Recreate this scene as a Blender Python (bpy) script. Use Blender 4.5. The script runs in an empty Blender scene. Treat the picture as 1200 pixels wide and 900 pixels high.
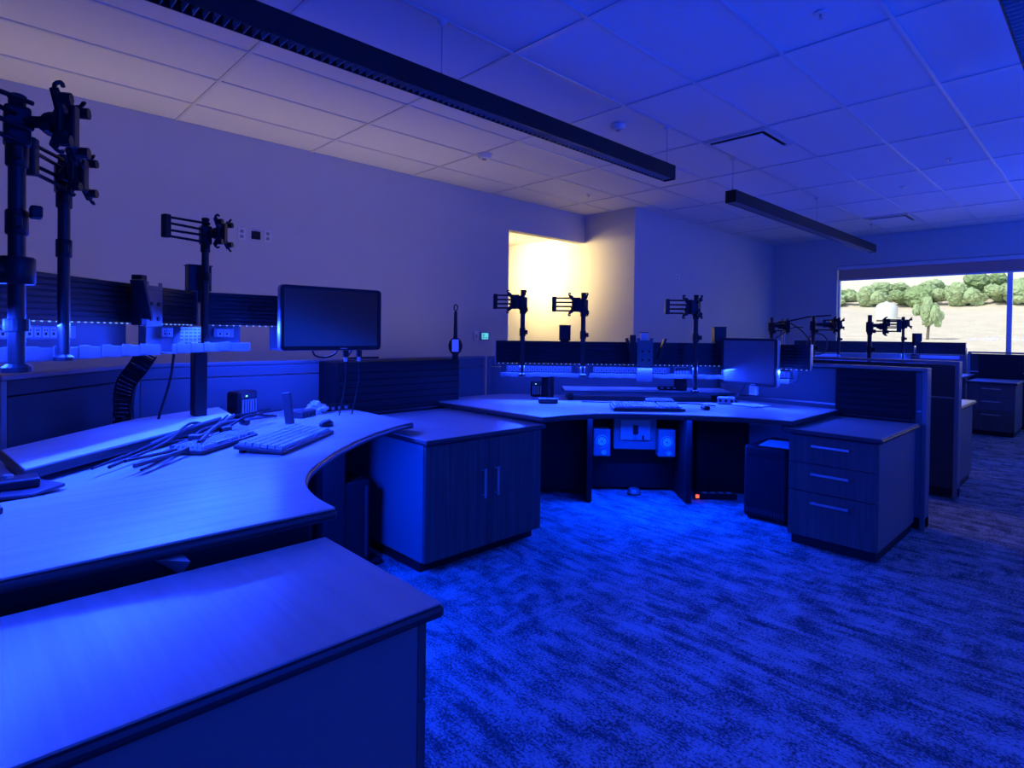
import bpy, bmesh, math, random
from mathutils import Vector, Matrix
random.seed(7)
PI = math.pi
S = bpy.context.scene
COL = S.collection

# ------------------------------------------------------------------ camera
H = 1.235
yaw, pitch, roll = 0.8059, -0.0119, 0.0125
fwd = Vector((-math.sin(yaw)*math.cos(pitch), math.cos(yaw)*math.cos(pitch), math.sin(pitch)))
rgt = Vector((math.cos(yaw), math.sin(yaw), 0))
up = rgt.cross(fwd)
r_ = math.cos(roll)*rgt + math.sin(roll)*up
u_ = -math.sin(roll)*rgt + math.cos(roll)*up
cam = bpy.data.cameras.new('camera')
cam.sensor_fit = 'HORIZONTAL'; cam.sensor_width = 36.0
cam.lens = 683.9/1200*36.0
cam.shift_y = -51.16/1200
cam.clip_start = 0.02; cam.clip_end = 500
camo = bpy.data.objects.new('camera', cam); COL.objects.link(camo)
camo.matrix_world = Matrix(((r_.x, u_.x, -fwd.x, 0), (r_.y, u_.y, -fwd.y, 0), (r_.z, u_.z, -fwd.z, H), (0, 0, 0, 1)))
S.camera = camo
S.view_settings.view_transform = 'Standard'
S.view_settings.look = 'None'
S.view_settings.gamma = 1.0
S.view_settings.use_curve_mapping = False
S.view_settings.exposure = 0.0
S.cycles.use_denoising = True
S.cycles.max_bounces = 8
S.cycles.diffuse_bounces = 4

# ------------------------------------------------------------------ sky, sun, passage lamps, added fill lights
world = bpy.data.worlds.new('world'); S.world = world
world.use_nodes = True
nt = world.node_tree; nt.nodes.clear()
sky = nt.nodes.new('ShaderNodeTexSky'); sky.sky_type = 'NISHITA'; sky.sun_disc = False
sky.sun_elevation = math.radians(50); sky.sun_rotation = math.radians(160)
bgn = nt.nodes.new('ShaderNodeBackground'); bgn.inputs[1].default_value = 0.30
won = nt.nodes.new('ShaderNodeOutputWorld')
nt.links.new(sky.outputs[0], bgn.inputs[0]); nt.links.new(bgn.outputs[0], won.inputs[0])

BLUE = (0.009, 0.041, 1.0)
UPBLUE = (0.0, 0.050, 1.0)
LOWBLUE = (0.0, 0.030, 1.0)
def area(name, loc, aim, power, sx, sy, color, spread=PI):
    l = bpy.data.lights.new(name, 'AREA'); l.shape = 'RECTANGLE'; l.size = sx; l.size_y = sy
    l.energy = power; l.color = color; l.spread = spread
    o = bpy.data.objects.new(name, l); COL.objects.link(o); o.location = loc
    o.rotation_euler = Vector(aim).to_track_quat('-Z', 'Y').to_euler()
    return o
sun = bpy.data.lights.new('sun', 'SUN'); sun.energy = 4.5; sun.angle = 0.01; sun.color = (1.0, 0.95, 0.86)
suno = bpy.data.objects.new('sun', sun); COL.objects.link(suno)
suno.rotation_euler = Vector((0.35, 0.75, -0.9)).to_track_quat('-Z', 'Y').to_euler()
# warm lamp in the passage behind the left wall, and an added warm fill low by the left wall
area('passage_lamp', (-7.0, 5.3, 2.35), (0.32, 1, -0.05), 40, 0.5, 0.8, (1.0, 0.72, 0.28), 1.2)
area('passage_lamp', (-10.4, 6.3, 2.70), (1, -0.12, -0.3), 330, 0.6, 0.6, (1.0, 0.78, 0.50))
area('aisle_fill', (-5.1, 1.0, 0.06), (0.0, 0.0, 1), 11.5, 0.3, 6.8, (1.0, 0.78, 0.62), 1.25)
# added blue fill lights to the right of and behind the camera
area('blue_up_fill', (2.4, 3.0, 1.3), (-0.25, 0.1, 1), 215, 2.4, 4.0, UPBLUE)
area('blue_up_fill', (2.0, 8.6, 1.3), (-0.2, 0.1, 1), 185, 2.4, 4.0, UPBLUE)
area('blue_up_fill', (2.6, -1.6, 1.3), (-0.2, 0.2, 1), 40, 2.0, 1.5, UPBLUE)
area('blue_side_fill', (2.9, 1.4, 1.15), (-0.75, 0, -0.65), 130, 5.0, 0.05, LOWBLUE).rotation_euler.rotate_axis('Z', PI/2)  # added low blue fill for the floor and cabinet faces

# ------------------------------------------------------------------ materials
def nodes(m):
    m.use_nodes = True; t = m.node_tree; b = t.nodes['Principled BSDF']; return t, b
def mat(name, col, rough=0.5, metal=0.0, spec=0.5, vary=0.0, scale=20.0, bump=0.0):
    m = bpy.data.materials.new(name); t, b = nodes(m)
    b.inputs['Base Color'].default_value = (*col, 1); b.inputs['Roughness'].default_value = rough
    b.inputs['Metallic'].default_value = metal; b.inputs['Specular IOR Level'].default_value = spec
    tc = t.nodes.new('ShaderNodeTexCoord'); n = t.nodes.new('ShaderNodeTexNoise')
    n.inputs['Scale'].default_value = scale; n.inputs['Detail'].default_value = 4
    t.links.new(tc.outputs['Object'], n.inputs['Vector'])
    if vary:
        mx = t.nodes.new('ShaderNodeMix'); mx.data_type = 'RGBA'
        mx.inputs[6].default_value = (*[c*(1-vary) for c in col], 1); mx.inputs[7].default_value = (*[min(1, c*(1+vary)) for c in col], 1)
        t.links.new(n.outputs[0], mx.inputs[0]); t.links.new(mx.outputs[2], b.inputs['Base Color'])
    if bump:
        bp = t.nodes.new('ShaderNodeBump'); bp.inputs['Strength'].default_value = bump; bp.inputs['Distance'].default_value = 0.004
        t.links.new(n.outputs[0], bp.inputs['Height']); t.links.new(bp.outputs[0], b.inputs['Normal'])
    return m
def wood(name, dark, light, axis, rough=0.35, scale=1.0):
    m = bpy.data.materials.new(name); t, b = nodes(m)
    tc = t.nodes.new('ShaderNodeTexCoord'); mp = t.nodes.new('ShaderNodeMapping')
    sc = [40*scale]*3; sc[axis] = 1.6*scale
    mp.inputs['Scale'].default_value = sc
    n = t.nodes.new('ShaderNodeTexNoise'); n.inputs['Scale'].default_value = 1.0; n.inputs['Detail'].default_value = 6; n.inputs['Roughness'].default_value = 0.65
    n.inputs['Distortion'].default_value = 0.4
    cr = t.nodes.new('ShaderNodeValToRGB')
    cr.color_ramp.elements[0].position = 0.3; cr.color_ramp.elements[0].color = (*dark, 1)
    cr.color_ramp.elements[1].position = 0.7; cr.color_ramp.elements[1].color = (*light, 1)
    t.links.new(tc.outputs['Object'], mp.inputs['Vector']); t.links.new(mp.outputs[0], n.inputs['Vector'])
    t.links.new(n.outputs[0], cr.inputs[0]); t.links.new(cr.outputs[0], b.inputs['Base Color'])
    b.inputs['Roughness'].default_value = rough; b.inputs['Specular IOR Level'].default_value = 0.2
    bp = t.nodes.new('ShaderNodeBump'); bp.inputs['Strength'].default_value = 0.05; bp.inputs['Distance'].default_value = 0.002
    t.links.new(n.outputs[0], bp.inputs['Height']); t.links.new(bp.outputs[0], b.inputs['Normal'])
    return m
def emit(name, col, strength):
    m = bpy.data.materials.new(name); t, b = nodes(m)
    b.inputs['Base Color'].default_value = (*col, 1)
    b.inputs['Emission Color'].default_value = (*col, 1); b.inputs['Emission Strength'].default_value = strength
    return m
def carpet():
    m = bpy.data.materials.new('carpet'); t, b = nodes(m)
    tc = t.nodes.new('ShaderNodeTexCoord')
    def streak(sx, sy, off):
        mp = t.nodes.new('ShaderNodeMapping'); mp.inputs['Scale'].default_value = (sx, sy, 1); mp.inputs['Location'].default_value = (off, off*1.7, 0)
        n = t.nodes.new('ShaderNodeTexNoise'); n.inputs['Scale'].default_value = 1; n.inputs['Detail'].default_value = 5; n.inputs['Roughness'].default_value = 0.7
        t.links.new(tc.outputs['Object'], mp.inputs[0]); t.links.new(mp.outputs[0], n.inputs['Vector']); return n
    a = streak(2.6, 24, 0); c = streak(18, 5.5, 5.3); big = streak(1.6, 1.6, 9.1); fine = streak(95, 130, 2.2); w = streak(5.5, 9, 3.3)
    sel = t.nodes.new('ShaderNodeMapRange'); sel.inputs[1].default_value = 0.49; sel.inputs[2].default_value = 0.60
    t.links.new(big.outputs[0], sel.inputs[0])
    mx = t.nodes.new('ShaderNodeMix'); mx.data_type = 'FLOAT'
    t.links.new(sel.outputs[0], mx.inputs[0]); t.links.new(a.outputs[0], mx.inputs[2]); t.links.new(c.outputs[0], mx.inputs[3])
    def madd(x, k, y):
        q = t.nodes.new('ShaderNodeMath'); q.operation = 'MULTIPLY_ADD'; q.inputs[1].default_value = k
        t.links.new(x, q.inputs[0])
        if isinstance(y, float): q.inputs[2].default_value = y
        else: t.links.new(y, q.inputs[2])
        return q.outputs[0]
    s = madd(fine.outputs[0], 1.1, madd(w.outputs[0], 0.68, madd(mx.outputs[0], 0.60, -0.73)))
    cr = t.nodes.new('ShaderNodeValToRGB')
    cr.color_ramp.elements[0].position = 0.36; cr.color_ramp.elements[0].color = (0.05, 0.05, 0.053, 1)
    cr.color_ramp.elements[1].position = 0.56; cr.color_ramp.elements[1].color = (0.36, 0.35, 0.34, 1)
    t.links.new(s, cr.inputs[0]); t.links.new(cr.outputs[0], b.inputs['Base Color'])
    b.inputs['Roughness'].default_value = 0.95; b.inputs['Specular IOR Level'].default_value = 0.1
    bp = t.nodes.new('ShaderNodeBump'); bp.inputs['Strength'].default_value = 0.5; bp.inputs['Distance'].default_value = 0.004
    t.links.new(fine.outputs[0], bp.inputs['Height']); t.links.new(bp.outputs[0], b.inputs['Normal'])
    return m
def shade_mat():
    m = bpy.data.materials.new('shade_fabric'); m.use_nodes = True; t = m.node_tree; t.nodes.clear()
    o = t.nodes.new('ShaderNodeOutputMaterial'); tr = t.nodes.new('ShaderNodeBsdfTranslucent'); df = t.nodes.new('ShaderNodeBsdfDiffuse'); mx = t.nodes.new('ShaderNodeMixShader')
    n = t.nodes.new('ShaderNodeTexNoise'); n.inputs['Scale'].default_value = 300; cr = t.nodes.new('ShaderNodeValToRGB')
    cr.color_ramp.elements[0].color = (0.30, 0.26, 0.30, 1); cr.color_ramp.elements[1].color = (0.40, 0.36, 0.40, 1)
    t.links.new(n.outputs[0], cr.inputs[0]); t.links.new(cr.outputs[0], tr.inputs[0]); t.links.new(cr.outputs[0], df.inputs[0]); mx.inputs[0].default_value = 0.6
    t.links.new(tr.outputs[0], mx.inputs[1]); t.links.new(df.outputs[0], mx.inputs[2]); t.links.new(mx.outputs[0], o.inputs[0]); return m
def pane_mat():
    m = bpy.data.materials.new('window_glass'); m.use_nodes = True; t = m.node_tree; t.nodes.clear()
    o = t.nodes.new('ShaderNodeOutputMaterial'); tr = t.nodes.new('ShaderNodeBsdfTransparent'); gl = t.nodes.new('ShaderNodeBsdfGlossy'); mx = t.nodes.new('ShaderNodeMixShader')
    tr.inputs[0].default_value = (0.93, 0.96, 0.95, 1); gl.inputs['Roughness'].default_value = 0.02; mx.inputs[0].default_value = 0.05
    t.links.new(tr.outputs[0], mx.inputs[1]); t.links.new(gl.outputs[0], mx.inputs[2]); t.links.new(mx.outputs[0], o.inputs[0]); return m

M = {
 'wall': mat('wall_paint', (0.56, 0.55, 0.53), 0.85, spec=0.2, vary=0.03, scale=3, bump=0.02),
 'tile': mat('ceiling_tile', (0.72, 0.71, 0.69), 0.9, spec=0.1, vary=0.05, scale=60, bump=0.05),
 'grid': mat('ceiling_grid', (0.60, 0.60, 0.60), 0.45, spec=0.4, vary=0.02),
 'carpet': carpet(),
 'base': mat('rubber_base', (0.05, 0.05, 0.055), 0.6, vary=0.1),
 'top': wood('desk_laminate', (0.34, 0.31, 0.28), (0.50, 0.46, 0.42), 1, 0.30),
 'topx': wood('desk_laminate_cross', (0.34, 0.31, 0.28), (0.50, 0.46, 0.42), 0, 0.30),
 'deck': mat('deck_laminate', (0.42, 0.42, 0.43), 0.35, vary=0.04),
 'plat': wood('platform_laminate', (0.50, 0.49, 0.48), (0.66, 0.65, 0.63), 1, 0.35),
 'edge': mat('edge_band', (0.025, 0.023, 0.023), 0.45, vary=0.1),
 'ctop': wood('cabinet_top_laminate', (0.29, 0.27, 0.255), (0.36, 0.335, 0.315), 0, 0.30),
 'cab': wood('cabinet_laminate', (0.055, 0.048, 0.044), (0.11, 0.097, 0.088), 2, 0.45),
 'carc': mat('cabinet_side', (0.15, 0.145, 0.145), 0.5, vary=0.05),
 'fabric': mat('panel_fabric', (0.17, 0.17, 0.18), 0.9, spec=0.15, vary=0.12, scale=200, bump=0.1),
 'shaded_fabric': mat('shaded_panel_fabric', (0.075, 0.075, 0.08), 0.9, spec=0.15, vary=0.12, scale=200, bump=0.1),  # same panel fabric, with shade put into a darker colour
 'dpanel': mat('dark_brown_panel', (0.050, 0.042, 0.040), 0.7, spec=0.2, vary=0.12, scale=40),
 'trim': mat('panel_trim', (0.20, 0.195, 0.195), 0.4, metal=0.3, vary=0.03),
 'dark': mat('dark_panel', (0.010, 0.010, 0.011), 0.6, spec=0.25, vary=0.15, scale=60),
 'black': mat('black_plastic', (0.009, 0.009, 0.010), 0.45, spec=0.3, vary=0.15, scale=60),
 'blackm': mat('black_powder_coat', (0.010, 0.010, 0.011), 0.42, metal=0.0, spec=0.3, vary=0.15, scale=80),
 'pole': mat('pole_metal', (0.022, 0.020, 0.019), 0.4, metal=0.2, spec=0.3, vary=0.05),
 'steel': mat('brushed_steel', (0.45, 0.44, 0.43), 0.35, metal=0.8, vary=0.06, scale=90),
 'dgrey': mat('dark_grey_plastic', (0.15, 0.15, 0.155), 0.45, vary=0.05),
 'plate': mat('bracket_steel', (0.11, 0.105, 0.10), 0.4, metal=0.3, vary=0.06, scale=90),
 'greyp': mat('grey_plastic', (0.30, 0.30, 0.31), 0.45, vary=0.05),
 'lightp': mat('light_plastic', (0.62, 0.62, 0.61), 0.5, vary=0.03),
 'key': mat('keycap_plastic', (0.34, 0.34, 0.36), 0.45, vary=0.08, scale=70),
 'kbody': mat('keyboard_body', (0.035, 0.035, 0.04), 0.45, vary=0.06),
 'screen2': mat('matte_screen', (0.12, 0.12, 0.13), 0.5, spec=0.15, vary=0.05),
 'screen': mat('screen_glass', (0.012, 0.012, 0.016), 0.16, spec=0.6, vary=0.05),
 'tray': mat('tray_metal', (0.11, 0.11, 0.12), 0.4, metal=0.2, vary=0.05),
 'wrap': mat('clear_wrap', (0.75, 0.75, 0.76), 0.15, spec=0.8, vary=0.05),
 'paper': mat('paper', (0.80, 0.79, 0.77), 0.8, vary=0.03),
 'cable': mat('cable_rubber', (0.014, 0.014, 0.016), 0.6, spec=0.25, vary=0.1),
 'cablel': mat('cable_grey', (0.07, 0.07, 0.08), 0.6, spec=0.25, vary=0.1),
 'led': emit('blue_led', (0.18, 0.40, 1.0), 1.3),
 'teal': emit('teal_screen', (0.10, 0.62, 0.58), 1.0),
 'pale': emit('pale_blue_screen', (0.06, 0.12, 0.95), 0.55),
 'green': emit('green_led', (0.25, 0.9, 0.15), 1.5),
 'red': emit('red_led', (1.0, 0.08, 0.02), 2.5),
 'frame': mat('window_frame', (0.72, 0.76, 0.78), 0.35, metal=0.1, vary=0.04),
 'blind': mat('blind_cassette', (0.70, 0.66, 0.66), 0.5, vary=0.04),
 'glass': pane_mat(),
 'shade': shade_mat(),
 'grass': mat('dry_grass', (0.66, 0.56, 0.45), 0.95, spec=0.1, vary=0.22, scale=1.3, bump=0.3),
 'hill': mat('hill_grass', (0.66, 0.60, 0.45), 0.95, spec=0.1, vary=0.18, scale=0.10),
 'leaf': mat('shrub_leaves', (0.25, 0.34, 0.16), 0.8, spec=0.2, vary=0.5, scale=3.5, bump=0.5),
 'leaf2': mat('pale_shrub_leaves', (0.34, 0.43, 0.23), 0.8, spec=0.2, vary=0.4, scale=3.5, bump=0.5),
 'bark': mat('bark', (0.16, 0.13, 0.10), 0.9, vary=0.3, scale=15),
 'tank': mat('tank_paint', (0.62, 0.63, 0.62), 0.5, vary=0.03),
}

# ------------------------------------------------------------------ mesh helpers
class MB:
    def __init__(s): s.v = []; s.f = []; s.M = Matrix.Identity(4)
    def at(s, x=0, y=0, z=0, rz=0, rx=0, ry=0):
        s.M = Matrix.Translation((x, y, z)) @ Matrix.Rotation(rz, 4, 'Z') @ Matrix.Rotation(ry, 4, 'Y') @ Matrix.Rotation(rx, 4, 'X'); return s
    def add(s, vs, fs):
        n = len(s.v); s.v += [s.M @ Vector(p) for p in vs]; s.f += [[i+n for i in f] for f in fs]; return s
    def box(s, x0, x1, y0, y1, z0, z1):
        vs = [(x0,y0,z0),(x1,y0,z0),(x1,y1,z0),(x0,y1,z0),(x0,y0,z1),(x1,y0,z1),(x1,y1,z1),(x0,y1,z1)]
        return s.add(vs, [(0,3,2,1),(4,5,6,7),(0,1,5,4),(1,2,6,5),(2,3,7,6),(3,0,4,7)])
    def prism(s, poly, z0, z1):
        n = len(poly); a = sum(poly[i][0]*poly[(i+1)%n][1]-poly[(i+1)%n][0]*poly[i][1] for i in range(n))
        if a < 0: poly = poly[::-1]
        vs = [(x,y,z0) for x,y in poly]+[(x,y,z1) for x,y in poly]
        fs = [list(range(n))[::-1], list(range(n,2*n))]+[(i,(i+1)%n,(i+1)%n+n,i+n) for i in range(n)]
        return s.add(vs, fs)
    def tube(s, pts, r, n=8, r1=None, caps=True):
        pts = [Vector(p) for p in pts]; k = len(pts); vs = []; ref = None
        for i, p in enumerate(pts):
            d = (pts[min(i+1,k-1)]-pts[max(i-1,0)]).normalized()
            if ref is None: ref = Vector((0,0,1)) if abs(d.z) < 0.9 else Vector((1,0,0))
            a = d.cross(ref).normalized(); b = a.cross(d).normalized(); ref = b
            rr = r if r1 is None else r+(r1-r)*i/(k-1)
            vs += [tuple(p+a*rr*math.cos(2*PI*j/n)+b*rr*math.sin(2*PI*j/n)) for j in range(n)]
        fs = [(i*n+j, i*n+(j+1)%n, (i+1)*n+(j+1)%n, (i+1)*n+j) for i in range(k-1) for j in range(n)]
        fs = [f[::-1] for f in fs]
        if caps: fs += [list(range(n)), list(range((k-1)*n, k*n))[::-1]]
        return s.add(vs, fs)
    def lathe(s, prof, n=20):
        vs = []; k = len(prof)
        for r, z in prof: vs += [(r*math.cos(2*PI*j/n), r*math.sin(2*PI*j/n), z) for j in range(n)]
        fs = [(i*n+j, i*n+(j+1)%n, (i+1)*n+(j+1)%n, (i+1)*n+j) for i in range(k-1) for j in range(n)]
        fs += [list(range(n))[::-1], list(range((k-1)*n, k*n))]
        return s.add(vs, fs)
    def ball(s, c, r, n=10, sq=(1,1,1)):
        prof = [(max(1e-4, math.sin(PI*i/n)), -math.cos(PI*i/n)) for i in range(n+1)]
        m = 2*n; vs = []
        for q, z in prof: vs += [(c[0]+r*sq[0]*q*math.cos(2*PI*j/m), c[1]+r*sq[1]*q*math.sin(2*PI*j/m), c[2]+r*sq[2]*z) for j in range(m)]
        return s.add(vs, [(i*m+j, i*m+(j+1)%m, (i+1)*m+(j+1)%m, (i+1)*m+j) for i in range(n) for j in range(m)])
    def build(s, name, m, parent=None, smooth=False, bev=0.0, kind=None, label=None, seg=2):
        base = Vector((0,0,0)); p = parent
        while p is not None: base += p.location; p = p.parent
        me = bpy.data.meshes.new(name); me.from_pydata([tuple(v-base) for v in s.v], [], s.f); me.update()
        if smooth:
            me.polygons.foreach_set('use_smooth', [True]*len(me.polygons))
            me.set_sharp_from_angle(angle=0.7)
        me.materials.append(m)
        o = bpy.data.objects.new(name, me); COL.objects.link(o); o.parent = parent
        if bev:
            b = o.modifiers.new('bevel', 'BEVEL'); b.width = bev; b.segments = seg; b.limit_method = 'ANGLE'; b.angle_limit = 0.6
        if kind: o['kind'] = kind
        if label: o['label'] = label
        return o
def tag(o, label, cat, group=None):
    o['label'] = label; o['category'] = cat
    if group: o['group'] = group
    return o
def thing(name, label, cat, loc=(0,0,0), group=None):
    o = bpy.data.objects.new(name, None); COL.objects.link(o); o.location = loc; o.empty_display_size = 0.1
    return tag(o, label, cat, group)
def struct(name, mb, m, parent=None, **k):
    o = mb.build(name, m, parent, **k); o['kind'] = 'structure'; return o
def dup(o, off, label=None, group=None, parent=None):
    c = o.copy(); COL.objects.link(c)
    if parent is not None: c.parent = parent
    else: c.location = o.location + Vector(off)
    if label: c['label'] = label
    if group: c['group'] = group
    for ch in list(o.children): dup(ch, (0,0,0), parent=c)
    return c
def spline(pts, k=8):
    P = [Vector(p) for p in pts]; P = [2*P[0]-P[1]]+P+[2*P[-1]-P[-2]]; out = []
    for i in range(1, len(P)-2):
        a, b, c, d = P[i-1:i+3]
        for j in range(k):
            t = j/k
            out.append(0.5*((2*b)+(c-a)*t+(2*a-5*b+4*c-d)*t*t+(3*b-a-3*c+d)*t**3))
    return out+[P[-2]]

# ------------------------------------------------------------------ setting
XL, XJ, YJ, YW, XR, YB, ZC = -5.71, -4.80, 7.0, 11.80, 4.6, -4.4, 3.048
struct('floor', MB().box(-11.2, XR+0.15, YB-0.15, YW+0.15, -0.1, 0), M['carpet'])
# left wall with the passage opening (y 5.40 to the corner) and the header above it
w = MB().box(XL-0.14, XL, YB, 5.40, 0, 3.2).box(XL-0.14, XL, 5.40, YJ, 2.63, 3.2)
struct('wall_left', w, M['wall'])
struct('wall_passage', MB().box(-11.2, XJ, YJ, YJ+0.14, 0, 3.2), M['wall'])
struct('wall_jog', MB().box(XJ-0.14, XJ, YJ+0.14, YW, 0, 3.2), M['wall'])
struct('wall_passage_near', MB().box(-11.2, XL-0.14, 4.3, 4.44, 0, 3.2), M['wall'])
struct('wall_passage_end', MB().box(-11.34, -11.2, 4.3, 7.14, 0, 3.2), M['wall'])
struct('ceiling_passage', MB().box(-11.2, XL-0.14, 4.44, YJ, 2.75, 2.85), M['tile'])
struct('wall_back', MB().box(XL-0.14, XR+0.14, YB-0.14, YB, 0, 3.2), M['wall'])
struct('wall_right', MB().box(XR, XR+0.14, YB, YW+0.14, 0, 3.2), M['wall'])
WX0, WX1, WZ0, WZ1 = -3.64, 3.54, 0.95, 2.55
ww = MB().box(XJ-0.14, WX0, YW, YW+0.14, 0, 3.2).box(WX1, XR, YW, YW+0.14, 0, 3.2)
ww.box(WX0, WX1, YW, YW+0.14, 0, WZ0).box(WX0, WX1, YW, YW+0.14, WZ1, 3.2)
struct('wall_window', ww, M['wall'])
struct('baseboard_left', MB().box(XL, XL+0.012, YB, 5.40, 0, 0.10), M['base'])
struct('baseboard_jog', MB().box(XJ, XJ+0.012, YJ+0.02, YW, 0, 0.10), M['base'])
struct('baseboard_window', MB().box(XJ+0.012, XR, YW-0.012, YW, 0, 0.10), M['base'])
struct('trim_1', MB().box(XL-0.15, XL+0.006, 5.385, 5.40, 0, 1.35), M['steel'], bev=0.002)   # corner guard at the opening

# window
win = struct('window_1', MB().box(WX0, WX1, YW+0.08, YW+0.138, WZ0, WZ0+0.05).box(WX0, WX1, YW+0.08, YW+0.138, WZ1-0.05, WZ1), M['frame'])
MBx = [WX0, -1.235, 1.14, WX1-0.065]
for x in MBx:
    MB().box(x, x+(0.03 if x == WX0 else 0.065), YW+0.08, YW+0.138, WZ0+0.05, WZ1-0.05).build('mullion', M['frame'], win, bev=0.004)
for i in range(3):
    MB().box(MBx[i]+(0.03 if i == 0 else 0.065), MBx[i+1], YW+0.10, YW+0.108, WZ0+0.05, WZ1-0.05).build('pane', M['glass'], win)
MB().box(WX0, WX1, YW-0.03, YW+0.02, WZ0-0.03, WZ0).build('sill', M['frame'], win, bev=0.004)
bl = thing('blind_cassette', 'long grey roller blind cassette along the head of the window', 'blind', (-1.2, YW, 2.4))
MB().box(WX0+0.01, WX1-0.01, YW+0.01, YW+0.075, 2.475, 2.545).build('cassette', M['blind'], bl, bev=0.012)
MB().box(WX0+0.02, WX1-0.02, YW+0.040, YW+0.042, 2.29, 2.475).build('shade_fabric', M['shade'], bl)
MB().box(WX0+0.02, WX1-0.02, YW+0.034, YW+0.048, 2.275, 2.30).build('hem_bar', M['frame'], bl, bev=0.005)

# ceiling: slab, tiles, grid bars
ceil = struct('ceiling', MB().box(XL-0.14, XR+0.14, YB-0.14, YW+0.14, 3.075, 3.15), M['tile'])
ta, tb = 0.61, 1.2235
ax = [XL]+[-5.804+ta*i for i in range(1, 18)]; ax = [a for a in ax if a < XR]+[XR]
by = [YB]+[0.1803+tb*j for j in range(-3, 10)]; by = [b for b in by if b < YW]+[YW]
full = None
for i in range(len(ax)-1):
    for j in range(len(by)-1):
        x0, x1, y0, y1 = ax[i], ax[i+1], by[j], by[j+1]
        if x1 <= XJ and y0 >= YJ: continue
        if x1-x0 > 0.6 and y1-y0 > 1.2:
            if full is None:
                full = MB().box(-ta/2+.005, ta/2-.005, -tb/2+.005, tb/2-.005, 0, 0.016).build('ceiling_tile', M['tile'], ceil); full.location = ((x0+x1)/2, (y0+y1)/2, ZC+0.004)
            else:
                o = full.copy(); COL.objects.link(o); o.location = ((x0+x1)/2, (y0+y1)/2, ZC+0.004)
        else:
            MB().box(x0+.005, x1-.005, y0+.005, y1-.005, ZC+0.004, ZC+0.020).build('ceiling_tile', M['tile'], ceil)
for a in ax[1:-1]:
    MB().box(a-.012, a+.012, YB, YJ if a < XJ else YW, ZC-0.004, ZC+0.004).box(a-.003, a+.003, YB, YJ if a < XJ else YW, ZC+0.004, ZC+0.03).build('grid_bar', M['grid'], ceil)
for b in by[1:-1]:
    MB().box(XL if b < YJ else XJ, XR, b-.012, b+.012, ZC-0.0042, ZC+0.0035).build('grid_bar', M['grid'], ceil)

# ------------------------------------------------------------------ ceiling fittings
def pendant(xc, y0, y1, label, cables):
    t = thing('pendant_light', label, 'ceiling light', (xc, (y0+y1)/2, 2.59), 'long dark pendant lights')
    MB().box(xc-.055, xc-.048, y0, y1, 2.59, 2.71).box(xc+.048, xc+.055, y0, y1, 2.59, 2.71).box(xc-.048, xc+.048, y0, y1, 2.70, 2.71).build('housing', M['blackm'], t)
    for y in (y0-.004, y1): MB().box(xc-.056, xc+.056, y, y+.004, 2.588, 2.712).build('end_cap', M['blackm'], t)
    l = MB(); n = int((y1-y0)/.042)
    for i in range(n):
        y = y0+.02+i*.042
        l.add([(xc-.048,y-.009,2.625),(xc+.048,y-.009,2.625),(xc+.048,y+.009,2.625),(xc-.048,y+.009,2.625),(xc-.048,y-.002,2.592),(xc+.048,y-.002,2.592),(xc+.048,y+.002,2.592),(xc-.048,y+.002,2.592)],
              [(0,1,2,3),(7,6,5,4),(4,5,1,0),(5,6,2,1),(6,7,3,2),(7,4,0,3)])
    l.build('louver_blades', M['greyp'], t, kind='stuff')
    for c in cables:
        k = MB().tube([(xc, c, 2.70), (xc, c, ZC-.004)], 0.003, 6).build('suspension_cable', M['steel'], t)
        MB().at(xc, c, ZC-.034).lathe([(.008,0),(.03,.022),(.03,.03)], 14).build('canopy', M['lightp'], k)
        MB().at(xc, c, 2.71).lathe([(.012,0),(.012,.02),(.005,.035)], 10).build('gripper', M['steel'], k)
pendant(-2.755, -0.36, 4.53, 'long black louvred pendant light nearest the camera, running above the front desk', (0.0, 2.05, 4.48))
pendant(-2.755, 5.69, 10.56, 'shorter looking black pendant light farther off, ending near the window wall', (5.73, 8.1, 10.52))
pendant(-0.305, -0.36, 4.6, 'black pendant light cut off at the top right corner of the photo', (0.0, 2.05, 4.5))

def detector(x, y, label, s=1.0):
    t = thing('smoke_detector', label, 'smoke detector', (x, y, ZC))
    MB().at(x, y, ZC-.012).lathe([(.062*s,0),(.066*s,.008)], 24).build('mounting_plate', M['lightp'], t, smooth=True)
    MB().at(x, y, ZC-.048).lathe([(.030*s,0),(.046*s,.006),(.055*s,.024),(.060*s,.036)], 24).build('sensor_head', M['lightp'], t, smooth=True)
    MB().at(x, y, ZC-.058).lathe([(.016*s,0),(.020*s,.010)], 12).build('sensor_cap', M['greyp'], t)
detector(-3.03, 4.15, 'round white smoke detector beside the end of the nearest pendant light')
detector(-4.50, 3.90, 'white ceiling detector close to the left wall with a dark shadow beside it', 1.25)
def sprinkler(x, y, label):
    t = thing('sprinkler_head', label, 'sprinkler', (x, y, ZC), None)
    MB().at(x, y, ZC-.008).lathe([(.032,0),(.036,.008)], 18).build('escutcheon', M['lightp'], t)
    MB().at(x, y, ZC-.034).lathe([(.014,0),(.006,.004),(.006,.026)], 10).build('deflector', M['steel'], t)
sprinkler(-1.19, 3.50, 'small sprinkler head in the nearest blue ceiling tiles, top right')
sprinkler(-1.22, 7.25, 'bright little sprinkler head toward the right side of the blue ceiling')
sprinkler(-1.83, 8.20, 'sprinkler head on the blue ceiling just before the far air vent')
sprinkler(-4.80, 5.95, 'sprinkler head on the warm ceiling before the lit passage corner')
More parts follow.
